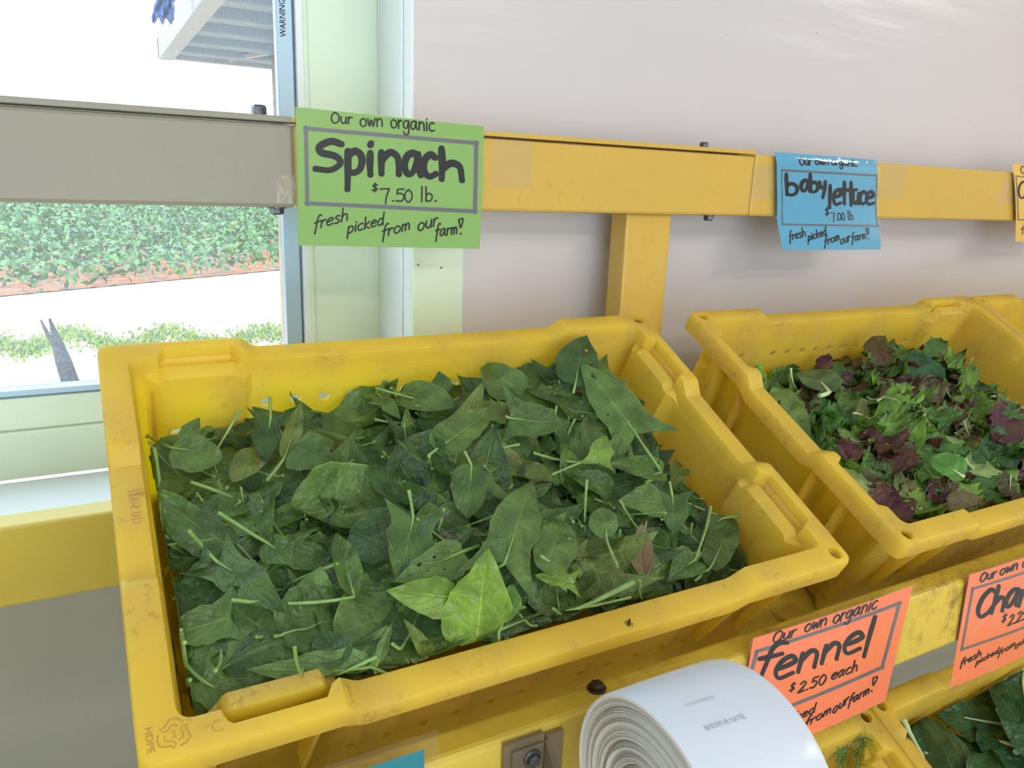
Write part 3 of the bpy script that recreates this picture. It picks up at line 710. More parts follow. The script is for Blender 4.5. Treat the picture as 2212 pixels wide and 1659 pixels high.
class Heap:
    def __init__(s, M, hfun, ub, vb, name):
        s.M = np.array(M); s.ub, s.vb = ub, vb; s.step = .004
        s.nu = int((ub[1] - ub[0]) / s.step) + 1; s.nv = int((vb[1] - vb[0]) / s.step) + 1
        U, Vv = np.meshgrid(np.linspace(*ub, s.nu), np.linspace(*vb, s.nv), indexing='ij')
        s.H = hfun(U, Vv); s.H0 = s.H.copy()
    def at(s, x, y):
        i = np.clip((x - s.ub[0]) / (s.ub[1] - s.ub[0]) * (s.nu - 1), 0, s.nu - 1.001); j = np.clip((y - s.vb[0]) / (s.vb[1] - s.vb[0]) * (s.nv - 1), 0, s.nv - 1.001)
        i0 = i.astype(int); j0 = j.astype(int); a = i - i0; b = j - j0
        return (s.H[i0, j0] * (1 - a) * (1 - b) + s.H[i0 + 1, j0] * a * (1 - b) + s.H[i0, j0 + 1] * (1 - a) * b + s.H[i0 + 1, j0 + 1] * a * b)
    def clamp(s, P, lift=.22):
        x, y, z = P[..., 0], P[..., 1], P[..., 2]
        x2 = np.clip(x, s.ub[0] + .002, s.ub[1] - .002); y2 = np.clip(y, s.vb[0] + .002, s.vb[1] - .002)
        return np.stack([x2, y2, z + lift * (np.abs(x - x2) + np.abs(y - y2))], -1)
    def splat(s, P, cap=.010, keep=1.0):
        a = .5 * (P[:-1] + P[1:]); b = .5 * (P[:, :-1] + P[:, 1:]); c = .5 * (a[:, :-1] + a[:, 1:])
        Q = np.concatenate([q.reshape(-1, 3) for q in (P, a, b, c)])
        i = np.clip(np.round((Q[:, 0] - s.ub[0]) / s.step).astype(int), 0, s.nu - 1); j = np.clip(np.round((Q[:, 1] - s.vb[0]) / s.step).astype(int), 0, s.nv - 1)
        h = np.minimum(Q[:, 2], s.H[i, j] + cap) * keep + s.H[i, j] * (1 - keep); np.maximum.at(s.H, (i, j), h)
    def relax(s, k=.35):
        H = s.H; B = (np.roll(H, 1, 0) + np.roll(H, -1, 0) + np.roll(H, 1, 1) + np.roll(H, -1, 1)) / 4
        B[0], B[-1], B[:, 0], B[:, -1] = H[0], H[-1], H[:, 0], H[:, -1]; s.H = H * (1 - k) + B * k
    def world(s, P): return P @ s.M[:3, :3].T + s.M[:3, 3]
    def local(s, P): return (P - s.M[:3, 3]) @ s.M[:3, :3]
    def hit(s, px, py, extra=0.0):
        """where the sight line through a spot meets the heap, in crate axes"""
        v = ray(px, py); o = np.array([0, 0, Z0]); ol = s.local(o); vl = v @ s.M[:3, :3]
        w = -.03
        for _ in range(12):
            k = (w - ol[2]) / vl[2]; p = ol + vl * k; w = .5 * w + .5 * (float(s.at(np.array([p[0]]), np.array([p[1]]))[0]) + extra)
        return ol + vl * ((w - ol[2]) / vl[2])
    def lay(s, rg, B, x, y, yaw, tilt=(0, 0), q=.72, drape=.8, eps=.0007, cap=.010):
        c, sn = math.cos(yaw), math.sin(yaw)
        P = B.copy(); P[..., 1] -= B[..., 1].max() * .45
        tx, ty = tilt; edge = min(x - s.ub[0], s.ub[1] - x, y - s.vb[0], s.vb[1] - y); lim = .55 if edge > .06 else .14
        tx, ty = max(-lim, min(lim, tx)), max(-lim, min(lim, ty))
        P[..., 2] += P[..., 1] * math.tan(tx) + P[..., 0] * math.tan(ty)
        P[..., :2] *= np.array([math.cos(ty), math.cos(tx)])
        P = np.stack([c * P[..., 0] - sn * P[..., 1] + x, sn * P[..., 0] + c * P[..., 1] + y, P[..., 2]], -1)
        P = s.clamp(P)
        h = s.at(P[..., 0], P[..., 1]); P[..., 2] += np.quantile(h - P[..., 2], q)
        low = h + eps - P[..., 2]; P[..., 2] = np.where(low > 0, h + eps, P[..., 2] + drape * .35 * np.minimum(low, 0))
        P[..., 2] = np.maximum(P[..., 2], h + eps)
        s.splat(P, cap=cap); return P

def stem_geom(P, Ls, r0, r1, rg, hp, dirv=None, end=None, side=1, up=.0):
    """tube that runs under the midrib and out past the leaf base"""
    mid = P[:, NC // 2]; nrm_ = np.array([0, 0, 1.0]) * side
    pts = [mid[k] + nrm_ * r0 * .35 for k in (7, 5, 3, 1, 0)]
    d0 = mid[0] - mid[3]; d0 /= np.linalg.norm(d0) + 1e-9
    if end is None:
        bend = rg.normal(size=3) * .12; bend[2] = up + .15 * rg.normal()
        for k in range(1, 7):
            u = k / 6; p = mid[0] + (d0 + bend * u * .6) * Ls * u
            pts.append(p)
    else:
        for k in range(1, 7):
            u = k / 6; p = mid[0] * (1 - u) ** 2 + (mid[0] * .5 + end * .5 + d0 * .10 * np.linalg.norm(end - mid[0])) * 2 * u * (1 - u) + end * u * u
            pts.append(p)
    pts = np.array(pts)
    if hp is not None:
        pts = hp.clamp(pts, .3); h = hp.at(pts[:, 0], pts[:, 1]); pts[5:, 2] += np.linspace(.2, 1, 6) * max(0, float(np.max(h[5:] + r1 * .9 - pts[5:, 2])))
    rad = [r0 * .35, r0 * .55, r0 * .75, r0 * .9, r0] + [r0 + (r1 - r0) * k / 6 for k in range(1, 7)]
    return pts, rad

CLS = {'dark green': (.056, .112, .036), 'deep green': (.085, .156, .046), 'mid green': (.120, .202, .056), 'olive green': (.155, .205, .055), 'bright green': (.20, .325, .055), 'tan wilted': (.26, .22, .12)}
def put_leaf(hp, P, uv, color, name, mat, label, cat, group, stem=None, stem_mat=M_stem, n_stem=6):
    Wv = hp.world(P.reshape(-1, 3))
    o = mk(name, Wv, FACES, mat, ang=180, uvs=uv.reshape(-1, 2), origin=tuple(Wv.mean(0)))
    o.color = (*color, 1); tag(o, label, cat, group)
    if stem is not None:
        pts, rad = stem; g = G().tube(hp.world(np.asarray(pts)), rad, n_stem)
        g.mk('stem', stem_mat, o, ang=60)
    return o

def idw(ctrl, drop):
    C = np.array(ctrl)
    def f(U, V):
        d = (U[..., None] - C[:, 0]) ** 2 + (V[..., None] - C[:, 1]) ** 2 + 2e-4
        w = d ** -1.6; return (w * C[:, 2]).sum(-1) / w.sum(-1) - drop
    return f

# ------------------------------------------------------------------ spinach heap
sp_ctrl = [(-.262, .165, -.112), (-.235, .165, -.088), (-.164, .165, -.080), (-.10, .165, -.070), (-.04, .165, -.068), (.057, .165, -.054), (.16, .165, -.052), (.26, .165, -.050),
           (.262, .096, -.050), (.262, .046, -.060), (.262, -.016, -.066), (.262, -.092, -.064), (.262, -.15, -.082),
           (-.262, .10, -.055), (-.262, 0, -.030), (-.262, -.10, -.022), (-.24, -.16, -.020),
           (-.15, -.165, -.012), (0, -.165, -.012), (.10, -.165, -.018), (.19, -.165, -.058),
           (0, 0, -.020), (-.15, 0, -.036), (.15, .06, -.024), (.15, -.05, -.036), (0, -.10, -.022), (.05, .10, -.034), (-.15, .10, -.056), (-.15, -.10, -.030), (.20, .11, -.034)]
SP_T = idw(sp_ctrl, 0.0)
sp = Heap(M_sp, idw(sp_ctrl, .016), (-.272, .268), (-.164, .160), 'sp')
rg = np.random.default_rng(11)
def rand_leaf(shape, Ln, Wd):
    return leaf_arrays(rg, shape, Ln, Wd, fold=rg.normal() * .36, curl=rg.normal() * .6, ruf=rg.uniform(.05, .20), puck=rg.uniform(.006, .018), bend=rg.normal() * .12)
def spot(hp, target, n=7):
    best = None
    for _ in range(n):
        x = rg.uniform(hp.ub[0] + .026, hp.ub[1] - .030); y = rg.uniform(hp.vb[0] + .028, hp.vb[1] - .022)
        gap = float(target(np.array(x), np.array(y)) - hp.at(np.array([x]), np.array([y]))[0])
        if best is None or gap > best[0]: best = (gap, x, y)
    return best
# packed lower layer nobody could count
bv_, bf_, bu_ = [], [], []
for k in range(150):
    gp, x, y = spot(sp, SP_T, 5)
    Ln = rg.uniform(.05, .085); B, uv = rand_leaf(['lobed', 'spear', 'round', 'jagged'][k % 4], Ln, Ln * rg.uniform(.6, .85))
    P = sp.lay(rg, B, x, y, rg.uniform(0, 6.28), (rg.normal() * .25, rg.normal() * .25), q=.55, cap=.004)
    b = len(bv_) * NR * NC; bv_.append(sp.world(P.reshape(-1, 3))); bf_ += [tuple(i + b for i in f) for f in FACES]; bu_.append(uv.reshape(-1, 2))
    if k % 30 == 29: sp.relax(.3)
o = mk('spinach_bed', np.concatenate(bv_), bf_, M_leaf, ang=180, uvs=np.concatenate(bu_)); o.color = (.040, .085, .026, 1)  # shade in the gaps deepened through this darker leaf colour
tag(o, 'packed lower layer of dark spinach leaves showing in gaps of the heap', 'spinach', kind='stuff')
SP_SKIP = set()
shape_word = {'lobed': 'arrow-shaped', 'spear': 'spear-shaped', 'round': 'rounded', 'jagged': 'jagged-edged'}
def zone(x, y):
    if y > .10: return 'near the back wall of the crate'
    if x < -.19: return 'beside the left rim of the crate'
    if x > .19: return 'beside the right wall of the crate'
    if y < -.10: return 'beside the front rim of the crate'
    if x < 0: return 'in the left half of the heap'
    return 'in the right half of the heap'
cl_names = ['dark green', 'deep green', 'mid green', 'olive green']
NLEAF = 200
NFRONT = 20
for k in range(NLEAF + NFRONT):
    gp, x, y = spot(sp, SP_T, 8)
    if k >= NLEAF: x, y = -.235 + .455 * ((k - NLEAF) * 7 % NFRONT) / NFRONT, -.128 + .012 * rg.random()
    shape = ['lobed', 'spear', 'round', 'jagged', 'spear', 'lobed'][rg.integers(6)]
    big = rg.random() < .62
    Ln = rg.uniform(.080, .120) if big else rg.uniform(.054, .074)
    Wd = Ln * {'lobed': .80, 'spear': .56, 'round': .70, 'jagged': .75}[shape] * rg.uniform(.85, 1.12)
    B, uv = rand_leaf(shape, Ln, Wd)
    steep = .48 if rg.random() < .35 else .20
    P = sp.lay(rg, B, x, y, rg.uniform(0, 6.28), (rg.normal() * steep, rg.normal() * steep), q=.48, drape=.2, cap=.012)
    if k % 40 == 39: sp.relax(.25)
    ci = rg.choice(4, p=[.30, .34, .27, .09]); cn = cl_names[ci]
    col = np.array(CLS[cn]) * rg.uniform(.85, 1.15)
    st = stem_geom(P, rg.uniform(.012, .045) if rg.random() < .32 else .005, .0010, .0014, rg, sp, side=1 if rg.random() < .55 else -1, up=rg.uniform(0, .3))
    if k in SP_SKIP: continue
    lab = f"{'large' if big else 'small'} {cn} {shape_word[shape]} spinach leaf {zone(x, y)}"
    put_leaf(sp, P, uv, col, 'spinach_leaf', M_leaf, lab, 'leaf', 'loose spinach leaves: ' + lab, st)

FWD = CR @ np.array([0, 0, -1.0])
def hero(hp, base, tip, wpx, shape, cn, label, stem_px=None, e0=.004, e1=.006, face=.5, fold=.2, curl=-.2, ruf=.06, mat=None, name='spinach_leaf', cat='leaf', lie=True, grp=None, es=.006, smat=None, stem_r=(.0013, .0017), side=1, frill=0.0, puck=.01, scale=1.0, roll=0.0):
    pb = hp.hit(*base, e0); pt = hp.hit(*tip, e1)
    ax = pt - pb; Ln = np.linalg.norm(ax); ax /= Ln
    mid = hp.world((pb + pt) / 2); dep = float((mid - np.array([0, 0, Z0])) @ FWD)
    tocam = hp.local(np.array([0, 0, Z0])) - (pb + pt) / 2; tocam /= np.linalg.norm(tocam)
    nv = face * tocam + (1 - face) * np.array([0, 0, 1.0]); nv -= ax * (nv @ ax); nv /= np.linalg.norm(nv)
    lat = np.cross(ax, nv)
    if roll:
        lat, nv = lat * math.cos(roll) + nv * math.sin(roll), nv * math.cos(roll) - lat * math.sin(roll)
    Wd = wpx * dep / FPX * 1.05
    B, uv = leaf_arrays(rg, shape, Ln, Wd, fold, curl, ruf, puck, bend=rg.normal() * .06, frill=frill)
    B[..., 2] -= np.interp(B[..., 1] / Ln, [0, 1], [B[0, NC // 2, 2], B[-1, NC // 2, 2]])
    P = pb + B[..., 0:1] * lat + B[..., 1:2] * ax + B[..., 2:3] * nv
    P = hp.clamp(P, .15)
    if lie:
        h = hp.at(P[..., 0], P[..., 1]); P[..., 2] = np.maximum(P[..., 2], h + .0008)
    hp.splat(P, cap=.006)
    st = None
    if stem_px is not None:
        en = hp.hit(*stem_px, es); st = stem_geom(P, 0, *stem_r, rg, hp if lie else None, end=en, side=side)
    return put_leaf(hp, P, uv, np.array(CLS[cn] if isinstance(cn, str) else cn), name, mat or M_leaf, label, cat, grp, st, stem_mat=smat or M_stem)

H_ = lambda *a, **k: hero(sp, *a, **k)
H_((765, 1290), (722, 1150), 55, 'spear', 'mid green', 'narrow folded spinach leaf with a long pale stem lying across it left of centre', (500, 1297), fold=.9, es=.010)
H_((470, 1215), (618, 1322), 135, 'lobed', 'deep green', 'broad arrow-shaped spinach leaf with pale midrib at left of the heap', (408, 1152), es=.010)
H_((500, 1335), (345, 1385), 125, 'lobed', 'mid green', 'broad lobed spinach leaf beside the left rim, puckered surface', None)
H_((436, 1470), (548, 1545), 105, 'lobed', 'mid green', 'spinach leaf in the front left corner with long yellow-green stem', (345, 1388), es=.014)
H_((800, 1446), (532, 1464), 74, 'spear', 'mid green', 'long smooth spinach leaf with an insect hole along the front left rim', (838, 1458), fold=.15, e0=.010, e1=.010, mat=M_leaf_bite, lie=False, face=.75)
H_((700, 1203), (548, 1198), 62, 'spear', 'deep green', 'pointed spinach leaf lying flat above the broad arrow-shaped one', None)
H_((372, 968), (482, 990), 85, 'round', 'mid green', 'curled spinach leaf in the back left corner with thick grey-green stem', (316, 936), es=.030, e0=.016, e1=.008)
H_((400, 960), (432, 902), 40, 'spear', 'mid green', 'hooked spinach leaf tip standing against the back left corner', None, e0=.006, e1=.03, lie=False, face=.8)
H_((584, 905), (572, 1005), 85, 'lobed', 'dark green', 'dark spinach leaf hanging from its upright stem at the back wall', (583, 858), e0=.022, e1=.004, es=.036, face=.8)
H_((615, 990), (655, 868), 36, 'spear', 'olive green', 'narrow olive spinach leaf standing upright near the back wall', (577, 1037), e0=.010, e1=.034, lie=False, face=.8, fold=.6)
H_((560, 975), (500, 1040), 60, 'round', 'olive green', 'yellowish round spinach leaf left of the narrow upright one', None)
H_((640, 965), (720, 1010), 95, 'spear', 'deep green', 'wide glossy spinach leaf right of the narrow upright one', None, e0=.012)
H_((812, 848), (868, 905), 62, 'jagged', 'mid green', 'spinach leaf with short upright stem before the row of drain holes', (838, 822), e0=.018, es=.034, face=.7)
H_((862, 850), (985, 872), 70, 'round', 'mid green', 'rounded spinach leaf whose stem points left toward the drain holes', (845, 838), e0=.018, e1=.012, es=.026)
H_((955, 850), (948, 802), 44, 'spear', 'deep green', 'small dark spinach tip standing against the back wall', None, e0=.006, e1=.03, lie=False, face=.8)
H_((1130, 850), (1036, 785), 78, 'spear', 'mid green', 'spinach leaf with raised point against the back wall, centre', None, e0=.010, e1=.032, face=.7, lie=False)
H_((1060, 890), (1140, 915), 60, 'lobed', 'olive green', 'pale spinach leaf with torn end below the raised point', None)
H_((1242, 832), (1262, 720), 88, 'spear', 'dark green', 'dark spinach leaf standing upright in the back right corner', (1238, 850), e0=.012, e1=.062, lie=False, face=.9, fold=.15, mat=M_leaf_pair)
H_((940, 975), (1078, 885), 72, 'spear', 'mid green', 'long spinach leaf with straight pale midrib right of centre back', (925, 985), e0=.010, e1=.014)
H_((1100, 905), (1222, 925), 118, 'lobed', 'deep green', 'crinkled broad spinach leaf right of centre with curved pale stem', (1092, 898), e0=.016, e1=.012, es=.020)
H_((1375, 940), (1255, 785), 150, 'lobed', 'mid green', 'largest spinach leaf, lying at the upper right with a long stem', (1425, 1014), e0=.020, e1=.026, es=.020, fold=-.12, curl=-.1)
H_((1290, 1000), (1306, 938), 72, 'lobed', 'bright green', 'bright forked spinach leaf below the largest leaf', (1148, 988), e0=.014, e1=.022, face=.8)
H_((1430, 1020), (1300, 1005), 55, 'spear', 'mid green', 'folded spinach leaf lying right of the bright forked one', None, fold=.6, e0=.01, e1=.01)
H_((1320, 1060), (1235, 1020), 55, 'spear', 'deep green', 'dark glossy spinach leaf below the bright forked one', None)
H_((1018, 1005), (1010, 1120), 75, 'round', 'deep green', 'dark smooth spinach leaf with a thick upright cut stem in the middle', (1003, 975), e0=.018, es=.026)
H_((1090, 1218), (1150, 1035), 150, 'lobed', 'mid green', 'big pale spinach leaf with a thick midrib right of centre', (1072, 1226), e0=.024, e1=.020, es=.016, face=.8, fold=-.25)
H_((1175, 1235), (1215, 1130), 85, 'round', 'mid green', 'blistered spinach leaf just right of the big pale one', None, e0=.014, e1=.012)
H_((853, 1185), (755, 1150), 130, 'round', 'dark green', 'dark glossy round spinach leaf left of centre', None, e0=.010, e1=.010)
H_((893, 1118), (862, 1258), 148, 'lobed', 'deep green', 'arrowhead spinach leaf pointing down in the middle, stem upward', (883, 1060), e0=.020, e1=.014, es=.032, face=.7)
H_((1000, 1192), (850, 1262), 82, 'spear', 'mid green', 'spinach leaf with round insect holes in the middle of the heap', (1035, 1180), e0=.018, e1=.014, face=.7, mat=M_leaf_bites)
H_((985, 1292), (834, 1278), 82, 'spear', 'bright green', 'bright green spinach leaf pointing left, centre front', (1000, 1270), e0=.022, e1=.022, face=.8, fold=-.15)
H_((1030, 1392), (1052, 1184), 150, 'spear', 'bright green', 'tallest bright green spinach leaf standing upright at centre front', None, e0=.012, e1=.060, lie=False, face=.95, fold=.12, curl=-.05)
H_((1085, 1345), (1105, 1262), 55, 'round', 'mid green', 'spinach leaf standing close right behind the tallest bright one', (1065, 1395), e0=.014, e1=.040, lie=False, face=.9)
H_((1100, 1422), (1250, 1325), 46, 'spear', 'olive green', 'folded light spinach leaf along the front rim right of the tallest one', (1085, 1432), fold=.5, e0=.016, e1=.020, lie=False)
H_((1060, 1440), (1085, 1375), 48, 'round', 'mid green', 'small bluish spinach leaf against the front rim under the tallest one', None, e0=.010, e1=.022, face=.9, lie=False)
H_((925, 1430), (875, 1335), 40, 'spear', 'olive green', 'thin brownish spinach leaf curling up left of the tallest one', None, fold=.7, e0=.008, e1=.028, lie=False)
H_((812, 1455), (845, 1345), 50, 'jagged', 'mid green', 'torn upright spinach leaf with a cut stem near the front rim', (812, 1455), fold=.6, e0=.008, e1=.026, lie=False)
H_((745, 1430), (690, 1370), 75, 'round', 'dark green', 'dark cupped spinach leaf left of the torn upright one', None)
H_((1262, 1345), (1190, 1420), 66, 'spear', 'deep green', 'spinach leaf at the front rim with twin thick pale stems above it', (1370, 1256), es=.020, e0=.014, e1=.010, stem_r=(.0017, .0024))
H_((1290, 1360), (1250, 1420), 40, 'spear', 'deep green', 'small spinach leaf with pale stem beside the thickest stem', (1362, 1290), es=.014, e0=.012)
H_((575, 1172), (640, 1220), 62, 'spear', 'deep green', 'spinach leaf below a straight pale stem at upper left', (473, 1108), es=.012)
H_((1390, 1240), (1378, 1128), 46, 'spear', 'tan wilted', 'tan wilted spinach leaf right of centre', None, mat=M_leaf_wilt, e0=.010, e1=.022, face=.9, lie=False)
H_((1432, 1088), (1332, 1082), 70, 'spear', 'mid green', 'light spinach leaf with blunt point at right of the heap', None, e0=.012, e1=.014)
H_((1452, 1072), (1455, 1158), 95, 'lobed', 'deep green', 'crinkled glossy spinach leaf at right with an upright stem', (1446, 1040), e0=.014, e1=.012, es=.026, puck=.02)
H_((1310, 1162), (1305, 1097), 58, 'round', 'mid green', 'small oval spinach leaf left of the tan wilted one', (1335, 1225), e0=.012, e1=.022, face=.9)
H_((1535, 1228), (1585, 1118), 62, 'round', 'deep green', 'oval spinach leaf standing against the right wall', (1500, 1255), e0=.008, e1=.022, face=.8)
H_((1500, 1210), (1440, 1255), 70, 'spear', 'deep green', 'folded spinach leaf lying left of the oval one by the right wall', (1535, 1095), fold=.5, e0=.010, e1=.010, es=.026)
H_((1560, 1120), (1520, 1150), 30, 'spear', 'deep green', 'small spinach leaf whose stem sticks out over the right wall', (1628, 1112), es=.028, e0=.012)
H_((1475, 1010), (1440, 1055), 44, 'spear', 'mid green', 'spinach leaf turned up at the edge of the right wall', (1385, 1062), e0=.012)
H_((1240, 1260), (1155, 1245), 60, 'jagged', 'bright green', 'bright ragged spinach leaf below the blistered one', (1165, 1205), e0=.012)
H_((345, 1040), (330, 1090), 36, 'spear', 'mid green', 'narrow spinach leaf beside the left rim with upright stem', (333, 968), es=.020, e0=.010)
H_((330, 1110), (300, 1165), 40, 'round', 'olive green', 'pale folded spinach leaf squeezed against the left rim', (348, 1068), e0=.010)
H_((520, 1085), (470, 1125), 50, 'spear', 'deep green', 'spinach leaf with a short pale stem near the back left', (413, 1047), es=.012)

# ------------------------------------------------------------------ baby lettuce
def le_l(X, D, w): return (-(X - .9855), -(D - .4130), w)
le_ctrl = [le_l(*a) for a in [(.72, .575, -.120), (.8636, .575, -.096), (.945, .575, -.078), (1.057, .575, -.052), (1.15, .575, -.056), (1.25, .575, -.078), (1.25, .44, -.088), (1.25, .508, -.088), (1.25, .30, -.07),
           (.722, .50, -.078), (.722, .40, -.046), (.722, .30, -.042), (.76, .25, -.040), (.90, .25, -.036), (1.10, .25, -.036), (1.25, .25, -.05), (.95, .42, -.026), (1.10, .36, -.030), (1.1, .48, -.036), (.85, .33, -.032), (.85, .48, -.055)]]
LE_T = idw(le_ctrl, 0)
le = Heap(M_le, idw(le_ctrl, .016), (-.267, .267), (-.160, .160), 'le')
LET = [('frill', (.165, .300, .055), M_let, 'frilly bright green', .16, .85), ('frill', (.085, .200, .045), M_let, 'frilly dark green', .14, .8), ('oak', (.10, .095, .040), M_let_red, 'lobed reddish brown', .08, .75),
       ('frill', (.095, .030, .040), M_let_red, 'ruffled dark purple', .12, .8), ('spear', (.27, .37, .13), M_let, 'smooth pale green', .03, .6), ('round', (.075, .170, .055), M_let, 'smooth rounded green', .04, .75), ('oak', (.17, .20, .075), M_let_red, 'olive green red-tipped', .09, .75)]
bv_, bf_, bu_ = [], [], []
for k in range(170):
    gp, x, y = spot(le, LE_T, 5); Ln = rg.uniform(.045, .07)
    B, uv = leaf_arrays(rg, 'frill', Ln, Ln * .8, rg.normal() * .3, rg.normal() * .5, .16, .012, frill=.14)
    P = le.lay(rg, B, x, y, rg.uniform(0, 6.28), (rg.normal() * .3, rg.normal() * .3), q=.55, cap=.004)
    b = len(bv_) * NR * NC; bv_.append(le.world(P.reshape(-1, 3))); bf_ += [tuple(i + b for i in f) for f in FACES]; bu_.append(uv.reshape(-1, 2))
    if k % 30 == 29: le.relax(.3)
o = mk('lettuce_bed', np.concatenate(bv_), bf_, M_let, ang=180, uvs=np.concatenate(bu_)); o.color = (.08, .14, .04, 1)
tag(o, 'packed lower layer of mixed lettuce showing in gaps of the heap', 'lettuce', kind='stuff')
def zone_l(x, y):
    X, D = -x, -y
    if D > .09: return 'near the back wall of its crate'
    if X < -.12: return 'beside the left rim of its crate'
    if D < -.09: return 'beside the front rim of its crate'
    return 'in the middle of its crate' if X < .1 else 'on the right side of its crate'
LE_SKIP = set()
for k in range(190):
    gp, x, y = spot(le, LE_T, 8)
    ty = rg.choice(7, p=[.25, .17, .18, .11, .09, .11, .09]); sh, colr, mt, word, fr, asp = LET[ty]
    Ln = rg.uniform(.040, .074); B, uv = leaf_arrays(rg, sh, Ln, Ln * asp * rg.uniform(.8, 1.15), rg.normal() * .5, rg.normal() * .8, rg.uniform(.10, .28), .014, bend=rg.normal() * .25, frill=fr * rg.uniform(1.1, 2.0))
    P = le.lay(rg, B, x, y, rg.uniform(0, 6.28), (rg.normal() * .5, rg.normal() * .5), q=.5, drape=.2, cap=.009)
    if k % 25 == 24: le.relax(.3)
    if k in LE_SKIP: continue
    lab = f'{word} piece of baby lettuce {zone_l(x, y)}'
    mid = P[:, NC // 2]; st = None
    if ty in (0, 2, 4, 6) and rg.random() < .3:
        pts = [mid[j] + [0, 0, .0004] for j in (14, 10, 6, 3, 0)] + [mid[0] + (mid[0] - mid[3]) * .35]
        st = (np.array(pts), [.0003, .0006, .0010, .0014, .0018, .0016])
    o = put_leaf(le, P, uv, np.array(colr) * rg.uniform(.8, 1.2), 'lettuce_leaf', mt, lab, 'lettuce', 'mixed baby lettuce: ' + lab, st, stem_mat=M_rib)
    for c in o.children: c.name = 'rib'
HL = lambda *a, **k: hero(le, *a, name='lettuce_leaf', cat='lettuce', smat=M_rib, **k)
HL((1660, 850), (1760, 950), 70, 'spear', (.20, .33, .10), 'long pale green lettuce leaf along the left rim of its crate', None, mat=M_let, e0=.012, e1=.012, frill=.05)
HL((1790, 848), (1740, 800), 75, 'round', (.12, .19, .075), 'veined grey-green lettuce leaf with white rib near the back left', (1770, 855), mat=M_let, e0=.014, e1=.014, stem_r=(.003, .003), es=.016)
HL((1800, 795), (1765, 775), 40, 'frill', (.085, .025, .045), 'dark purple lettuce leaf at the back of its crate', None, mat=M_let_red, e0=.012, e1=.018, frill=.08)
HL((1915, 790), (1880, 730), 60, 'oak', (.12, .085, .035), 'reddish brown lettuce leaf standing highest at the back', None, mat=M_let_red, e0=.014, e1=.045, lie=False, face=.8)
HL((2020, 830), (1960, 765), 75, 'round', (.05, .15, .07), 'smooth dark green lettuce leaf right of the highest brown leaf', None, mat=M_let, e0=.016, e1=.02)
HL((1990, 780), (2035, 735), 36, 'frill', (.07, .20, .045), 'frilly green lettuce tip sticking up at the back right', None, mat=M_let, e0=.014, e1=.034, lie=False, face=.8, frill=.14)
HL((1850, 960), (1835, 985), 60, 'frill', (.09, .02, .025), 'glossy dark red lettuce leaf at the left rim of its crate', None, mat=M_let_red, frill=.12, e0=.012, e1=.016)
HL((2190, 880), (2150, 960), 85, 'round', (.095, .03, .05), 'broad purple lettuce leaf at the right edge of the picture', None, mat=M_let_red, e0=.014, e1=.014, frill=.05)
HL((2140, 1105), (2040, 1090), 65, 'frill', (.14, .12, .045), 'bronze ruffled lettuce leaf along the front rim of its crate', None, mat=M_let_red, e0=.012, e1=.014, frill=.08)
HL((2080, 1030), (2010, 990), 60, 'round', (.10, .26, .05), 'bright cupped lettuce leaf in the middle of its crate', (2070, 985), mat=M_let, e0=.016, e1=.016, stem_r=(.002, .0024))

# ------------------------------------------------------------------ chard and fennel on the lower tier
ch = Heap(M_ch, idw([(-.2, 0, -.05), (.2, .1, -.04), (.2, -.15, -.062), (.0, -.15, -.062), (-.2, -.15, -.06), (.2, -.10, -.040), (0, -.08, -.035)], .012), (-.268, .268), (-.163, .163), 'ch')
for k in range(46):
    x = rg.uniform(-.10, .25); y = rg.uniform(-.130, .10); Ln = rg.uniform(.11, .16)
    B, uv = leaf_arrays(rg, 'chard', Ln, Ln * rg.uniform(.55, .75), rg.normal() * .3, rg.normal() * .4, .16, .022, frill=.04)
    P = ch.lay(rg, B, x, y, rg.uniform(0, 6.28), (rg.normal() * .35, rg.normal() * .35), q=.6, cap=.012)
    mid = P[:, NC // 2]; st = (np.array([mid[j] + [0, 0, .0006] for j in (12, 8, 4, 1, 0)] + [mid[0] + (mid[0] - mid[3]) * .6]), [.0008, .0016, .0024, .003, .0034, .0036])
    lab = f"dark crinkled chard leaf {'near the back wall' if -y > .03 else 'in the middle'} of the lower right crate"
    put_leaf(ch, P, uv, np.array((.028, .085, .030)) * rg.uniform(.8, 1.25), 'chard_leaf', M_chard, lab, 'chard', 'chard leaves: ' + lab, st, stem_mat=M_rib)
HC = lambda *a, **k: hero(ch, *a, name='chard_leaf', cat='chard', smat=M_rib, mat=M_chard, **k)
HC((2085, 1720), (1995, 1545), 120, 'chard', (.050, .110, .045), 'shiny puckered chard leaf reaching the left rim of the lower crate', None, e0=.02, e1=.022, puck=.03, fold=-.3)
HC((2160, 1760), (2100, 1625), 90, 'chard', (.045, .115, .040), 'pale edged chard leaf in front of the shiny puckered one', None, e0=.024, e1=.026, puck=.03)
HC((2240, 1640), (2165, 1500), 80, 'chard', (.035, .100, .038), 'chard leaf curling up at the back of the lower crate', None, e0=.016, e1=.024, puck=.03)
fe_h = Heap(M_fe, lambda U, V: U * 0 - .045, (-.268, .268), (-.163, .163), 'fe')
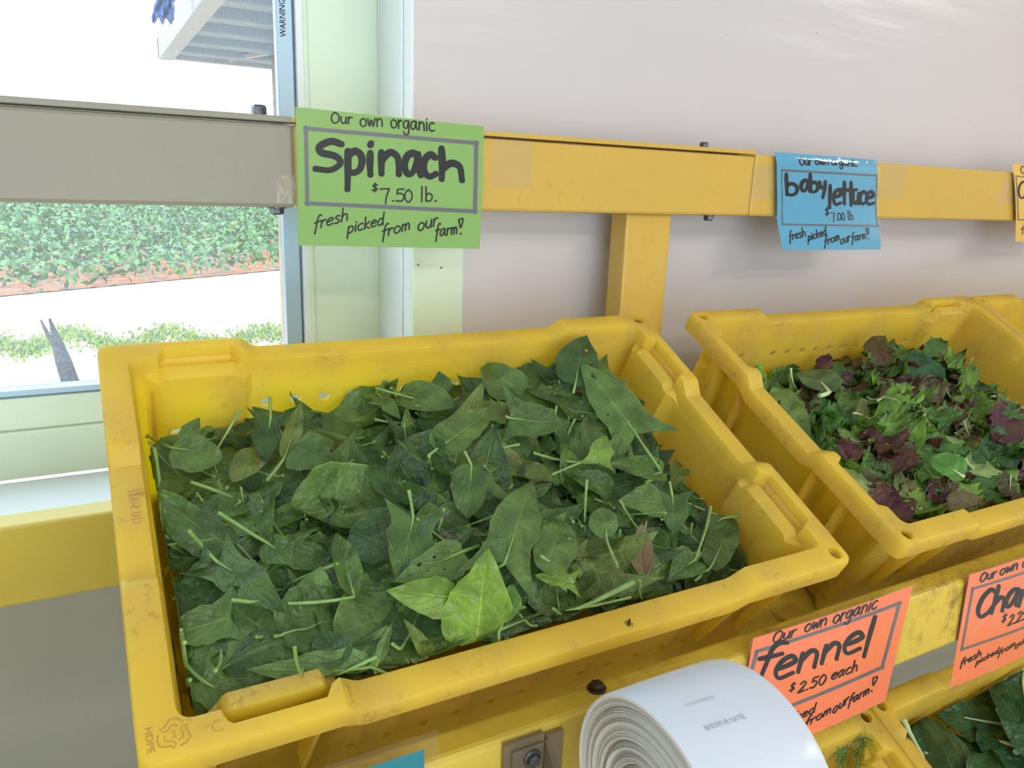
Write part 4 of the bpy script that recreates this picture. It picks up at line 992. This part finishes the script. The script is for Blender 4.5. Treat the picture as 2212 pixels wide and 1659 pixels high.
for k, (b, mid_, tip) in enumerate([((1800, 1700), (1835, 1640), (1790, 1570)), ((1850, 1690), (1850, 1625), (1868, 1592)), ((1830, 1690), (1808, 1610), (1848, 1560))]):
    A0, A1, A2 = (fe_h.world(fe_h.hit(*q, z)) for q, z in ((b, .0), (mid_, .022), (tip, .036)))
    g = G(); pts = [A0 * (1 - u) ** 2 + A1 * 2 * u * (1 - u) + A2 * u * u for u in np.linspace(0, 1, 10)]
    fr = empty('fennel_frond', tuple(A0)); tag(fr, ['feathery fennel frond closest to the bag roll', 'short feathery fennel frond by the right rim of its crate', 'tall feathery fennel frond behind the bag roll'][k], 'fennel')
    g.tube(pts, np.linspace(.0016, .0006, 10).tolist(), 5).mk('stalk', M_fennel, fr)
    g = G()
    for j in range(2, 10):
        for s in range(5):
            d = rg.normal(size=3) * .5 + (pts[min(9, j)] - pts[j - 1]) / .012 * .5; l = rg.uniform(.010, .030)
            p0 = pts[j]; p1 = p0 + d * l; g.tube([p0, (p0 + p1) / 2 + rg.normal(size=3) * .002, p1], [.0005, .0004, .0002], 3)
            p2 = (p0 + p1) / 2; g.tube([p2, p2 + (d + rg.normal(size=3) * .5) * l * .4], [.0004, .0002], 3)
    g.mk('feathery_leaf', M_fennel, fr)

# ------------------------------------------------------------------ hand lettering
GL = {
 'a': ([[(.80, .85), (.55, 1.02), (.22, .85), (.06, .42), (.24, .05), (.55, .18), (.80, .85)], [(.82, .98), (.78, .45), (.95, .02)]], 1.1),
 'b': ([[(.12, 1.8), (.14, .9), (.14, .02)], [(.14, .75), (.45, 1.0), (.82, .75), (.78, .25), (.45, 0), (.14, .12)]], 1.0),
 'c': ([[(.78, .88), (.48, 1.0), (.14, .70), (.12, .25), (.42, .0), (.80, .14)]], .95),
 'd': ([[(.78, .80), (.48, 1.0), (.12, .65), (.14, .2), (.45, 0), (.78, .35)], [(.84, 1.85), (.80, .9), (.84, .0)]], 1.05),
 'e': ([[(.14, .52), (.52, .58), (.80, .72), (.58, 1.0), (.24, .86), (.08, .45), (.30, .04), (.82, .14)]], .95),
 'f': ([[(.72, 1.72), (.50, 1.82), (.32, 1.45), (.26, .6), (.18, -.65)], [(.0, .88), (.32, .92), (.66, 1.0)]], .72),
 'g': ([[(.78, .85), (.48, 1.0), (.12, .68), (.18, .18), (.52, .12), (.80, .75)], [(.82, .98), (.84, .2), (.72, -.55), (.34, -.66), (.10, -.35)]], 1.05),
 'h': ([[(.12, 1.85), (.14, .9), (.12, .0)], [(.13, .55), (.42, .98), (.72, .80), (.80, .0)]], .98),
 'i': ([[(.18, .98), (.16, .5), (.18, .0)], [(.18, 1.34), (.22, 1.42)]], .42),
 'k': ([[(.12, 1.8), (.14, .9), (.12, .0)], [(.74, .98), (.18, .46), (.80, .0)]], .92),
 'l': ([[(.16, 1.85), (.14, .9), (.14, .0)]], .42),
 'm': ([[(.10, .98), (.10, .0)], [(.10, .62), (.32, .98), (.50, .70), (.50, .0)], [(.50, .62), (.74, .98), (.94, .70), (.96, .0)]], 1.18),
 'n': ([[(.12, .98), (.12, .0)], [(.12, .58), (.44, .98), (.74, .75), (.78, .0)]], .98),
 'o': ([[(.46, 1.0), (.12, .74), (.12, .24), (.46, 0), (.82, .28), (.80, .76), (.46, 1.0)]], 1.0),
 'O': ([[(.62, 1.55), (.18, 1.25), (.10, .45), (.50, 0), (1.02, .38), (1.05, 1.15), (.62, 1.55), (.45, 1.5)]], 1.25),
 'p': ([[(.14, .98), (.14, .2), (.12, -.75)], [(.14, .72), (.48, 1.0), (.82, .74), (.74, .22), (.42, .0), (.14, .14)]], 1.0),
 'r': ([[(.12, .98), (.12, .0)], [(.12, .60), (.36, .95), (.62, .92)]], .70),
 's': ([[(.66, .90), (.38, 1.02), (.14, .80), (.40, .52), (.66, .26), (.42, .0), (.08, .10)]], .80),
 'S': ([[(.86, 1.48), (.52, 1.66), (.16, 1.40), (.22, 1.05), (.66, .82), (.82, .42), (.50, .06), (.02, .16)]], 1.0),
 'C': ([[(.98, 1.40), (.64, 1.60), (.22, 1.15), (.12, .45), (.42, .02), (.86, .20), (1.05, .48)]], 1.1),
 't': ([[(.36, 1.70), (.34, .8), (.38, .0)], [(.02, 1.12), (.40, 1.10), (.76, 1.16)]], .74),
 'u': ([[(.12, .98), (.12, .35), (.38, .02), (.70, .30), (.78, .98)], [(.78, .98), (.80, .0)]], .98),
 'w': ([[(.06, .98), (.26, .04), (.50, .80), (.74, .04), (1.0, .98)]], 1.12),
 'y': ([[(.10, .98), (.22, .40), (.56, .34), (.80, .70)], [(.84, 1.02), (.70, .1), (.50, -.80)]], .98),
 '$': ([[(.64, 1.25), (.34, 1.35), (.14, 1.08), (.42, .78), (.60, .48), (.36, .20), (.06, .30)], [(.38, 1.62), (.34, -.05)]], .85),
 '7': ([[(.04, 1.55), (.44, 1.60), (.86, 1.58)], [(.86, 1.58), (.62, .8), (.52, -.1)]], 1.0),
 '5': ([[(.20, 1.52), (.16, .95)], [(.16, .95), (.52, 1.02), (.78, .62), (.56, .08), (.08, .10)], [(.20, 1.52), (.80, 1.56)]], .98),
 '0': ([[(.46, 1.55), (.12, 1.1), (.12, .42), (.46, 0), (.82, .45), (.80, 1.12), (.46, 1.55)]], 1.0),
 '2': ([[(.10, 1.25), (.40, 1.55), (.76, 1.25), (.50, .60), (.04, .0)], [(.04, .0), (.86, .06)]], 1.0),
 '.': ([[(.12, .06), (.16, .02), (.20, .06)]], .40),
 '!': ([[(.10, 1.75), (.50, 1.82), (.28, .85), (.10, 1.75)], [(.26, .20), (.32, .14), (.28, .24)]], .6),
 ' ': ([], .55),
}
def catmull(p, n=7):
    p = np.asarray(p, float)
    if len(p) < 3: return np.stack([p[0] + (p[-1] - p[0]) * u for u in np.linspace(0, 1, 4)])
    q = np.concatenate([[2 * p[0] - p[1]], p, [2 * p[-1] - p[-2]]]); out = []
    for i in range(1, len(q) - 2):
        for u in np.linspace(0, 1, n, endpoint=False):
            a, b, c, d = q[i - 1:i + 3]
            out.append(.5 * (2 * b + (c - a) * u + (2 * a - 5 * b + 4 * c - d) * u * u + (3 * b - a - 3 * c + d) * u ** 3))
    out.append(p[-1]); return np.array(out)
def homog(src, dst):
    A = []
    for (x, y), (u, v) in zip(src, dst):
        A.append([x, y, 1, 0, 0, 0, -u * x, -u * y, -u]); A.append([0, 0, 0, x, y, 1, -v * x, -v * y, -v])
    return np.linalg.svd(np.array(A))[2][-1].reshape(3, 3)

class Card:
    def __init__(s, TL, TR, BL, reg, scale, disp=None, px4=None):
        s.TL, s.ex, s.ey = np.array(TL), np.array(TR) - np.array(TL), np.array(BL) - np.array(TL)
        s.n = np.cross(s.ex, s.ey); s.n /= np.linalg.norm(s.n)
        if s.n @ (np.array([0, 0, Z0]) - s.TL) < 0: s.n = -s.n
        s.disp = disp or (lambda a, b: 0 * a)
        s.reg, s.sc = reg, scale
        c = [s.TL, s.TL + s.ex, s.TL + s.ex + s.ey, s.TL + s.ey]
        z4 = px4 if px4 is not None else [tuple((pix(p) - np.array(reg)) * scale) for p in c]
        s.Hm = homog(z4, [(0, 0), (1, 0), (1, 1), (0, 1)]); s.ink = {}
    def S(s, a, b, off=0.0):
        a = np.asarray(a, float); b = np.asarray(b, float)
        return s.TL + a[..., None] * s.ex + b[..., None] * s.ey + (s.disp(a, b) + off)[..., None] * s.n
    def ab(s, q):
        q = np.asarray(q, float); h = np.concatenate([q, np.ones((len(q), 1))], 1) @ s.Hm.T
        return h[:, 0] / h[:, 2], h[:, 1] / h[:, 2]
    def stroke(s, key, pts, wd, taper=False):
        g = s.ink.setdefault(key, G()); pts = np.asarray(pts, float)
        v, f = ribbon(pts, wd if not taper else wd * (1 + .12 * np.sin(np.linspace(0, 5, len(pts)))))
        for e in (pts[0], pts[-1]):
            b = len(v); c = [(e[0] + wd / 2 * math.cos(q), e[1] + wd / 2 * math.sin(q)) for q in np.linspace(0, 2 * math.pi, 9)[:-1]]
            v = np.concatenate([v, c]); f = f + [tuple(b + k for k in range(8))]
        a, b = s.ab(v); P = s.S(a, b, .00035); g.add(P, f)
    def word(s, key, text, p0, p1, up, pen):
        p0, p1, up = (np.array(q, float) for q in (p0, p1, up)); tot = sum(GL[c][1] for c in text); x = 0; d = (p1 - p0) / tot
        for c in text:
            for st in GL[c][0]:
                q = catmull(st); s.stroke(key, p0 + np.outer(x + q[:, 0], d) + np.outer(q[:, 1], up), pen, taper=pen > 20)
            x += GL[c][1]
    def glyph(s, key, c, x0, x1, y0, xh, pen, dx=0, up=None):
        up = np.array(up if up is not None else (0, -xh), float); adv = GL[c][1]
        for st in GL[c][0]:
            q = catmull(st); s.stroke(key, np.array([x0, y0]) + np.outer(q[:, 0] / adv, np.array([x1 - x0, dx])) + np.outer(q[:, 1], up), pen, taper=pen > 20)
    def frame(s, c4, pen, pens=None):
        for k in range(4):
            a, b = np.array(c4[k], float), np.array(c4[(k + 1) % 4], float); d = (b - a) / np.linalg.norm(b - a) * pen * .3
            s.stroke('border', np.stack([a - d + (b - a + 2 * d) * u for u in np.linspace(0, 1, 14)]), (pens or [pen] * 4)[k])
    def build(s, col, label, cat='price card', film=None, mar=(.022, .035), tapes=(), name='price_card', film_bottom=None):
        pm = basic('card_paper', col, .55, spec=.3)
        root = empty(name, tuple(s.S(np.array(.5), np.array(1.0)))); tag(root, label, cat, 'laminated price cards')
        n = 16; a, b = np.meshgrid(np.linspace(0, 1, n + 1), np.linspace(0, 1, n + 1), indexing='ij')
        F = [(i * (n + 1) + j, (i + 1) * (n + 1) + j, (i + 1) * (n + 1) + j + 1, i * (n + 1) + j + 1) for i in range(n) for j in range(n)]
        o = mk('paper', s.S(a, b).reshape(-1, 3), F, pm, root, ang=180)
        am, bm_ = mar; a2 = -am + a * (1 + 2 * am); b2 = -bm_ + b * (1 + 2 * bm_)
        mk('laminate_sleeve', s.S(a2, b2, .0009).reshape(-1, 3), F, film or M_film, root, ang=180)
        for k, g in s.ink.items():
            mk('border' if k == 'border' else 'lettering', g.v, g.f, {'border': M_greyink, 'bold': M_ink}.get(k, M_inkthin), o)
        for (q0, q1, Yp) in tapes:
            x0, z0 = on_y(*q0, Yp)[[0, 2]]; x1, z1 = on_y(*q1, Yp)[[0, 2]]; m = 6
            v = [(x0 + (x1 - x0) * i / m, Yp - .0006 - .0006 * rg.random(), z0 + (z1 - z0) * j / m) for i in range(m + 1) for j in range(m + 1)]
            mk('tape', v, [(i * (m + 1) + j, (i + 1) * (m + 1) + j, (i + 1) * (m + 1) + j + 1, i * (m + 1) + j + 1) for i in range(m) for j in range(m)], M_tape, root, ang=180)
        return root

# green spinach card
r2 = lambda x, y: (600 + x / 3.16, 200 + y / 3.16)
YC = YR - .0045
c = Card(on_y(*r2(120, 97), YC), on_y(*r2(1408, 230), YC), on_y(*r2(140, 1043), YC), (600, 200), 3.16, disp=lambda a, b: .0022 * np.sin(b * 3.1) * (1 - .3 * a) - .004 * np.clip(.10 - b, 0, 1) * 1.2)
c.word('thin', 'Our', (362, 208), (512, 214), (0, -47), 11); c.word('thin', 'own', (558, 232), (722, 232), (0, -56), 11); c.word('thin', 'organic', (768, 240), (1076, 266), (0, -58), 11)
c.frame([(190, 245), (1352, 345), (1342, 810), (198, 755)], 27)
for ch_, x0, x1, y0, xh, dx in [('S', 250, 462, 540, 122, -8), ('p', 455, 595, 545, 150, 8), ('i', 598, 668, 560, 150, 0), ('n', 682, 858, 552, 148, 6), ('a', 852, 990, 560, 148, 8), ('c', 980, 1092, 570, 150, 8), ('h', 1090, 1290, 588, 112, 12)]:
    c.glyph('bold', ch_, x0, x1, y0, xh, 46, dx)
c.glyph('thin', '$', 636, 690, 676, 36, 11)
for ch_, x0, x1, y0, xh in [('7', 692, 768, 752, 60), ('.', 772, 800, 742, 60), ('5', 798, 872, 744, 55), ('0', 858, 922, 748, 56), ('l', 968, 1000, 745, 56), ('b', 1000, 1058, 742, 55), ('.', 1062, 1090, 742, 60)]:
    c.glyph('thin', ch_, x0, x1, y0, xh, 11)
c.word('thin', 'fresh', (245, 935), (480, 868), (6, -50), 11); c.word('thin', 'picked', (470, 962), (725, 898), (4, -46), 11)
c.word('thin', 'from', (708, 990), (905, 930), (4, -48), 11); c.word('thin', 'our', (950, 948), (1090, 905), (4, -55), 11); c.word('thin', 'farm', (1072, 985), (1226, 962), (4, -48), 11); c.glyph('thin', '!', 1225, 1268, 975, 62, 11)
c.build((.255, .470, .130), 'green laminated price card reading Spinach taped to the upper rail', tapes=[((1062, 300), (1146, 408), YR), ((596, 378), (640, 440), YR)])

# blue baby lettuce card
r3 = lambda x, y: (1640 + x / 6.914, 310 + y / 6.914)
c = Card(on_y(*r3(240, 125), YC), on_y(*r3(1757, 245), YC), on_y(*r3(245, 1578), YC), (1640, 310), 6.914,
         disp=lambda a, b: .0082 + .0052 * np.tanh((b - .80 + .10 * (a - .5)) / .11) - .024 * np.clip(.16 - b, 0, 1) ** 1.5 * 3 + .003 * np.sin(a * 3.14) + .0004 * np.sin(b * 17 + a * 3))
c.word('thin', 'Our', (570, 325), (752, 322), (0, -72), 19); c.word('thin', 'own', (800, 315), (1005, 318), (0, -66), 19); c.word('thin', 'organic', (1040, 322), (1450, 345), (0, -68), 19)
c.frame([(310, 400), (1728, 478), (1708, 1225), (315, 1205)], 26, [32, 18, 30, 18])
for ch_, x0, x1, y0, xh, dx, in [('b', 350, 560, 765, 172, 10), ('a', 575, 730, 715, 165, 0), ('b', 700, 850, 722, 145, 0), ('y', 840, 955, 700, 130, 0), ('l', 975, 1060, 948, 178, 20), ('e', 1045, 1190, 915, 225, 0), ('t', 1150, 1300, 895, 190, 10), ('t', 1255, 1400, 920, 200, 0), ('u', 1340, 1470, 890, 160, 10), ('c', 1455, 1575, 900, 180, 0), ('e', 1555, 1700, 915, 195, 0)]:
    c.glyph('bold', ch_, x0, x1, y0, xh, 52, dx)
c.glyph('thin', '$', 930, 1010, 1075, 78, 19)
for ch_, x0, x1, y0, xh in [('7', 1010, 1085, 1160, 78), ('.', 1088, 1120, 1145, 78), ('0', 1112, 1175, 1142, 70), ('0', 1170, 1230, 1142, 72), ('l', 1265, 1305, 1140, 80), ('b', 1300, 1360, 1135, 70)]:
    c.glyph('thin', ch_, x0, x1, y0, xh, 15)
c.word('thin', 'fresh', (360, 1440), (610, 1370), (10, -72), 18); c.word('thin', 'picked', (620, 1445), (910, 1350), (10, -66), 18); c.word('thin', 'from', (850, 1510), (1090, 1420), (10, -70), 18)
c.word('thin', 'our', (1085, 1500), (1245, 1440), (10, -78), 18); c.word('thin', 'farm', (1260, 1455), (1500, 1405), (8, -70), 18); c.glyph('thin', '!', 1500, 1560, 1430, 92, 18)
c.build((.105, .400, .610), 'bright blue laminated price card reading baby lettuce on the upper rail', film=M_film_wavy, tapes=[((1628, 355), (1676, 432), YR), ((1905, 358), (1950, 430), YR)])

# yellow card at the right edge
r5 = lambda x, y: (2130 + x / 7.9, 330 + y / 7.9)
TLy = on_y(*r5(455, 185), YC); BLy = on_y(*r5(500, 1515), YC)
c = Card(TLy, TLy + np.array([.216, 0, .0]), BLy, (2130, 330), 7.9, disp=lambda a, b: .003 * np.sin(b * 3.1))
c.glyph('thin', 'O', 580, 665, 350, 78, 17); a1, b1 = c.ab([(495, 400)]); a2, b2 = c.ab([(522, 1140)])
def zpx(a, b): return tuple((pix(c.S(np.array(a), np.array(b))) - np.array(c.reg)) * c.sc)
c.frame([(495, 400), zpx(.95, .16), zpx(.94, .72), (522, 1140)], 20)
c.glyph('bold', 'a', 515, 740, 785, 285, 34); c.glyph('thin', 'f', 585, 665, 1350, 60, 16, up=(-8, -55))
c.build((.830, .520, .090), 'golden yellow laminated price card cut off at the right edge', tapes=[((2163, 382), (2188, 442), YR)])

# orange fennel card
YO = .4045
TLo = on_y(1627.5, 1379, YO); TRo = on_y(1972, 1264, YO); BRo = on_y(1912, 1514, YO + .0065); BLo = TLo + (BRo - TRo)
c = Card(TLo, TRo, BLo, (1512, 1134), 3.16, disp=lambda a, b: .002 * np.sin(a * 3.1))
U = lambda k: (.27 * k, -k)
c.word('thin', 'Our', (485, 805), (645, 750), U(48), 11); c.word('thin', 'own', (697, 728), (852, 672), U(54), 11); c.word('thin', 'organic', (888, 668), (1200, 560), U(56), 11)
c.frame([(388, 862), (1358, 532), (1240, 968), (240, 1378)], 21)
for ch_, x0, x1, y0, xh, dx in [('f', 380, 540, 1000, 100, -30), ('e', 480, 640, 1060, 145, -45), ('n', 640, 800, 1000, 128, -50), ('n', 800, 950, 940, 122, -45), ('e', 945, 1095, 885, 138, -35), ('l', 1085, 1160, 895, 145, -15)]:
    c.glyph('bold', ch_, x0, x1, y0, xh, 30, dx, up=U(xh))
c.word('thin', '$', (595, 1135), (640, 1120), U(38), 11); c.word('thin', '2.50', (655, 1138), (845, 1072), U(46), 11); c.word('thin', 'each', (878, 1050), (1065, 985), U(44), 11)
c.word('thin', 'fresh', (330, 1450), (545, 1340), U(38), 9); c.word('thin', 'picked', (520, 1385), (775, 1265), U(36), 9); c.word('thin', 'from', (700, 1375), (885, 1268), U(38), 9)
c.word('thin', 'our', (888, 1285), (1000, 1205), U(46), 9); c.word('thin', 'farm', (1000, 1222), (1150, 1142), U(40), 9); c.glyph('thin', '!', 1142, 1185, 1140, 60, 10, up=U(58))
c.build((.90, .222, .098), 'orange laminated price card reading fennel on the front shelf beam', mar=(.02, .02))

# orange chard card
TLc = on_y(2094.3, 1241.6, YO); BLc = on_y(2051.5, 1487, YO + .003)
c = Card(TLc, TLc + np.array([.216, 0, 0]), BLc, (2040, 1180), 5.186, disp=lambda a, b: .002 * np.sin(a * 3.1))
c.word('thin', 'Our', (380, 405), (560, 335), U(66), 17); c.word('thin', 'own', (595, 325), (800, 240), U(72), 17); c.word('thin', 'organic', (840, 235), (1240, 75), U(72), 17)
c.frame([(315, 475), zpx(.95, .15), zpx(.945, .70), (190, 1155)], 24)
for ch_, x0, x1, y0, xh, dx in [('C', 325, 500, 800, 190, -30), ('h', 490, 660, 745, 165, -35), ('a', 645, 800, 685, 195, -35), ('r', 785, 930, 670, 175, -60), ('d', 925, 1080, 620, 165, -50)]:
    c.glyph('bold', ch_, x0, x1, y0, xh, 44, dx, up=U(xh))
c.word('thin', '$', (615, 850), (675, 828), U(58), 17); c.word('thin', '2.25', (685, 880), (900, 800), U(74), 17)
c.word('thin', 'fresh', (170, 1345), (400, 1215), U(48), 13); c.word('thin', 'picked', (335, 1325), (588, 1180), U(38), 11); c.word('thin', 'from', (575, 1225), (775, 1095), U(42), 11)
c.word('thin', 'our', (760, 1150), (905, 1045), U(52), 12)
c.build((.90, .230, .105), 'orange laminated price card reading Chard at the right edge', mar=(.02, .02))

# teal card at the bottom edge
TRt = on_y(917, 1618, .4055)
c = Card(TRt - np.array([.216, 0, 0]), TRt, TRt - np.array([.216, 0, .14]), (0, 0), 1)
c.build((.0, .20, .27), 'blank teal laminated card on the front shelf beam at the bottom edge', mar=(.045, .09))

# ------------------------------------------------------------------ bag roll on its smoky bracket
RX0, RX1, RY, RZ, RR = .2690, .3623, .300, R_(-.3762), .0742
roll = empty('bag_roll', ((RX0 + RX1) / 2, RY, RZ - RR)); tag(roll, 'thick roll of white plastic produce bags hanging in front of the shelf', 'bag roll')
prof = []
rr = .020; dx = .0
prof.append((RX1 - .002, .0190)); prof.append((RX0 + .004, .0190))
while rr < RR - .003:
    dx = .0022 * rg.random() + .0012 * math.sin(rr * 900); prof.append((RX0 + .003 + dx, rr)); rr += rg.uniform(.0007, .0016); prof.append((RX0 + .0026 + dx - .0008, rr)); rr += .0004
prof += [(RX0 + .0016, RR - .0022), (RX0 + .0024, RR - .0008), (RX0 + .005, RR), (RX0 + .03, RR + .0004), (RX1 - .03, RR + .0004), (RX1 - .006, RR), (RX1 - .002, RR - .0012), (RX1, RR - .004), (RX1 - .001, .045), (RX1 - .002, .0190)]
n = 96; v = []; f = []
for i in range(n):
    q = 2 * math.pi * i / n
    for x, r in prof: v.append((x, RY + r * math.cos(q), RZ + r * math.sin(q)))
m = len(prof)
for i in range(n):
    for k in range(m - 1): f.append((i * m + k, i * m + k + 1, ((i + 1) % n) * m + k + 1, ((i + 1) % n) * m + k))
ke = next(k for k in range(m) if prof[k][1] > RR - .001)
fo = [q for q in f if not all((i % m) <= ke and (i % m) >= 1 for i in q)]; fe_ = [q for q in f if all((i % m) <= ke and (i % m) >= 1 for i in q)]
mk('rolled_bags', v, fo, M_bag, roll, ang=35)
mk('layered_edge', v, fe_, M_bagedge, roll, ang=35)
def on_roll(px, py):
    best = None
    for X in np.linspace(RX0, RX1, 60):
        for q in np.linspace(.6, 3.6, 150):
            P = np.array([X, RY + RR * math.cos(q), RZ + RR * math.sin(q)])
            if (P - np.array([0, 0, Z0])) @ np.array([0, math.cos(q), math.sin(q)]) > 0: continue
            d = np.sum((pix(P) - [px, py]) ** 2)
            if best is None or d < best[0]: best = (d, X, q)
    return best[1], best[2]
def roll_text(text, p0, p1, size):
    (xa_, qa), (xb_, qb) = on_roll(*p0), on_roll(*p1)
    tv, tf = font_mesh(text, size); W_ = tv[:, 0].max(); k = (xb_ - xa_) / W_; s = tv[:, 0] / W_
    q = qa + (qb - qa) * s - tv[:, 1] / RR; X = xa_ + (xb_ - xa_) * s; R2 = RR + .0007
    mk('printed_text', np.stack([X, RY + R2 * np.cos(q), RZ + R2 * np.sin(q)], 1), tf, M_print, roll)
roll_text('BMDEPUR NATIE', (1525, 1578), (1613, 1552), .0050)
roll_text('1-12-COSTLO', (1482, 1527), (1545, 1507), .0034)

bk = empty('roll_bracket', (.25, .409, R_(-.50))); tag(bk, 'smoky clear plastic bracket bolted beside the bag roll', 'bracket')
G().box(.2288, .2620, .4035, .4085, R_(-.50), R_(-.3865)).mk('back_plate', M_smoke, bk, bevel=.0008)
fpl = G().box(.2345, .2600, .4012, .4034, R_(-.50), R_(-.3925)).mk('front_plate', M_smoke, bk, bevel=.0006)
G().box(.2645, .279, .4035, .4085, R_(-.50), R_(-.390)).mk('side_plate', M_smoke, bk, bevel=.0006)
G().prism([(.403, R_(-.393)), (.403, R_(-.50)), (.318, R_(-.50)), (.318, R_(-.478))], 'x', .2622, .2660).mk('gusset', M_smoke, bk)
G().prism([(.408, R_(-.395)), (.408, R_(-.50)), (.30, R_(-.42)), (.288, R_(-.376)), (.305, R_(-.362))], 'x', .3650, .3690).mk('gusset', M_smoke, bk)
G().tube([(.2755, RY, RZ), (.3690, RY, RZ)], .006, 12).mk('rod', M_boltrust, bk, ang=40)
hexbolt((.2506, .4012, R_(-.4025)), 'y', .0052, .0055, M_bolt, on=fpl)

# little dark beetle on the front rim
MB = np.array(M_sp); bl = np.array([.0503, -.1868, -.0118])
def bw(p): return (bl + np.array(p)) @ MB[:3, :3].T + MB[:3, 3]
bug = empty('beetle', tuple(bw((0, 0, 0)))); tag(bug, 'tiny dark beetle on the front rim of the spinach crate', 'beetle')
def ell(c, r, tilt=.9, n=10):
    v = []; f = []
    for i in range(n + 1):
        for j in range(n):
            th, ph = math.pi * i / n, 2 * math.pi * j / n; p = np.array([r[0] * math.cos(th), r[1] * math.sin(th) * math.cos(ph), r[2] * math.sin(th) * math.sin(ph)])
            p = np.array([p[0] * math.cos(tilt) - p[1] * math.sin(tilt), p[0] * math.sin(tilt) + p[1] * math.cos(tilt), p[2]]); v.append(bw(np.array(c) + p))
    for i in range(n):
        for j in range(n): f.append((i * n + j, (i + 1) * n + j, (i + 1) * n + (j + 1) % n, i * n + (j + 1) % n))
    return v, f
G().add(*ell((0, 0, .0012), (.0030, .0014, .0011))).mk('body', M_bug, bug, ang=180)
G().add(*ell((.0022, .0027, .0011), (.0010, .0009, .0008))).mk('head', M_bug, bug, ang=180)
for s in (-1, 1):
    for k in (-1, 0, 1):
        a = np.array([k * .0012 * .62 - s * .0009, k * .0012 * .78 + s * .0008, .0010]); e_ = np.array([-s * .0022 * .8, s * .0022 * .62, 0])
        G().tube([bw(a), bw(a + e_ * .6 + [0, 0, .0006]), bw(a + e_ - [0, 0, .0009])], .00016, 4).mk('leg', M_bug, bug)
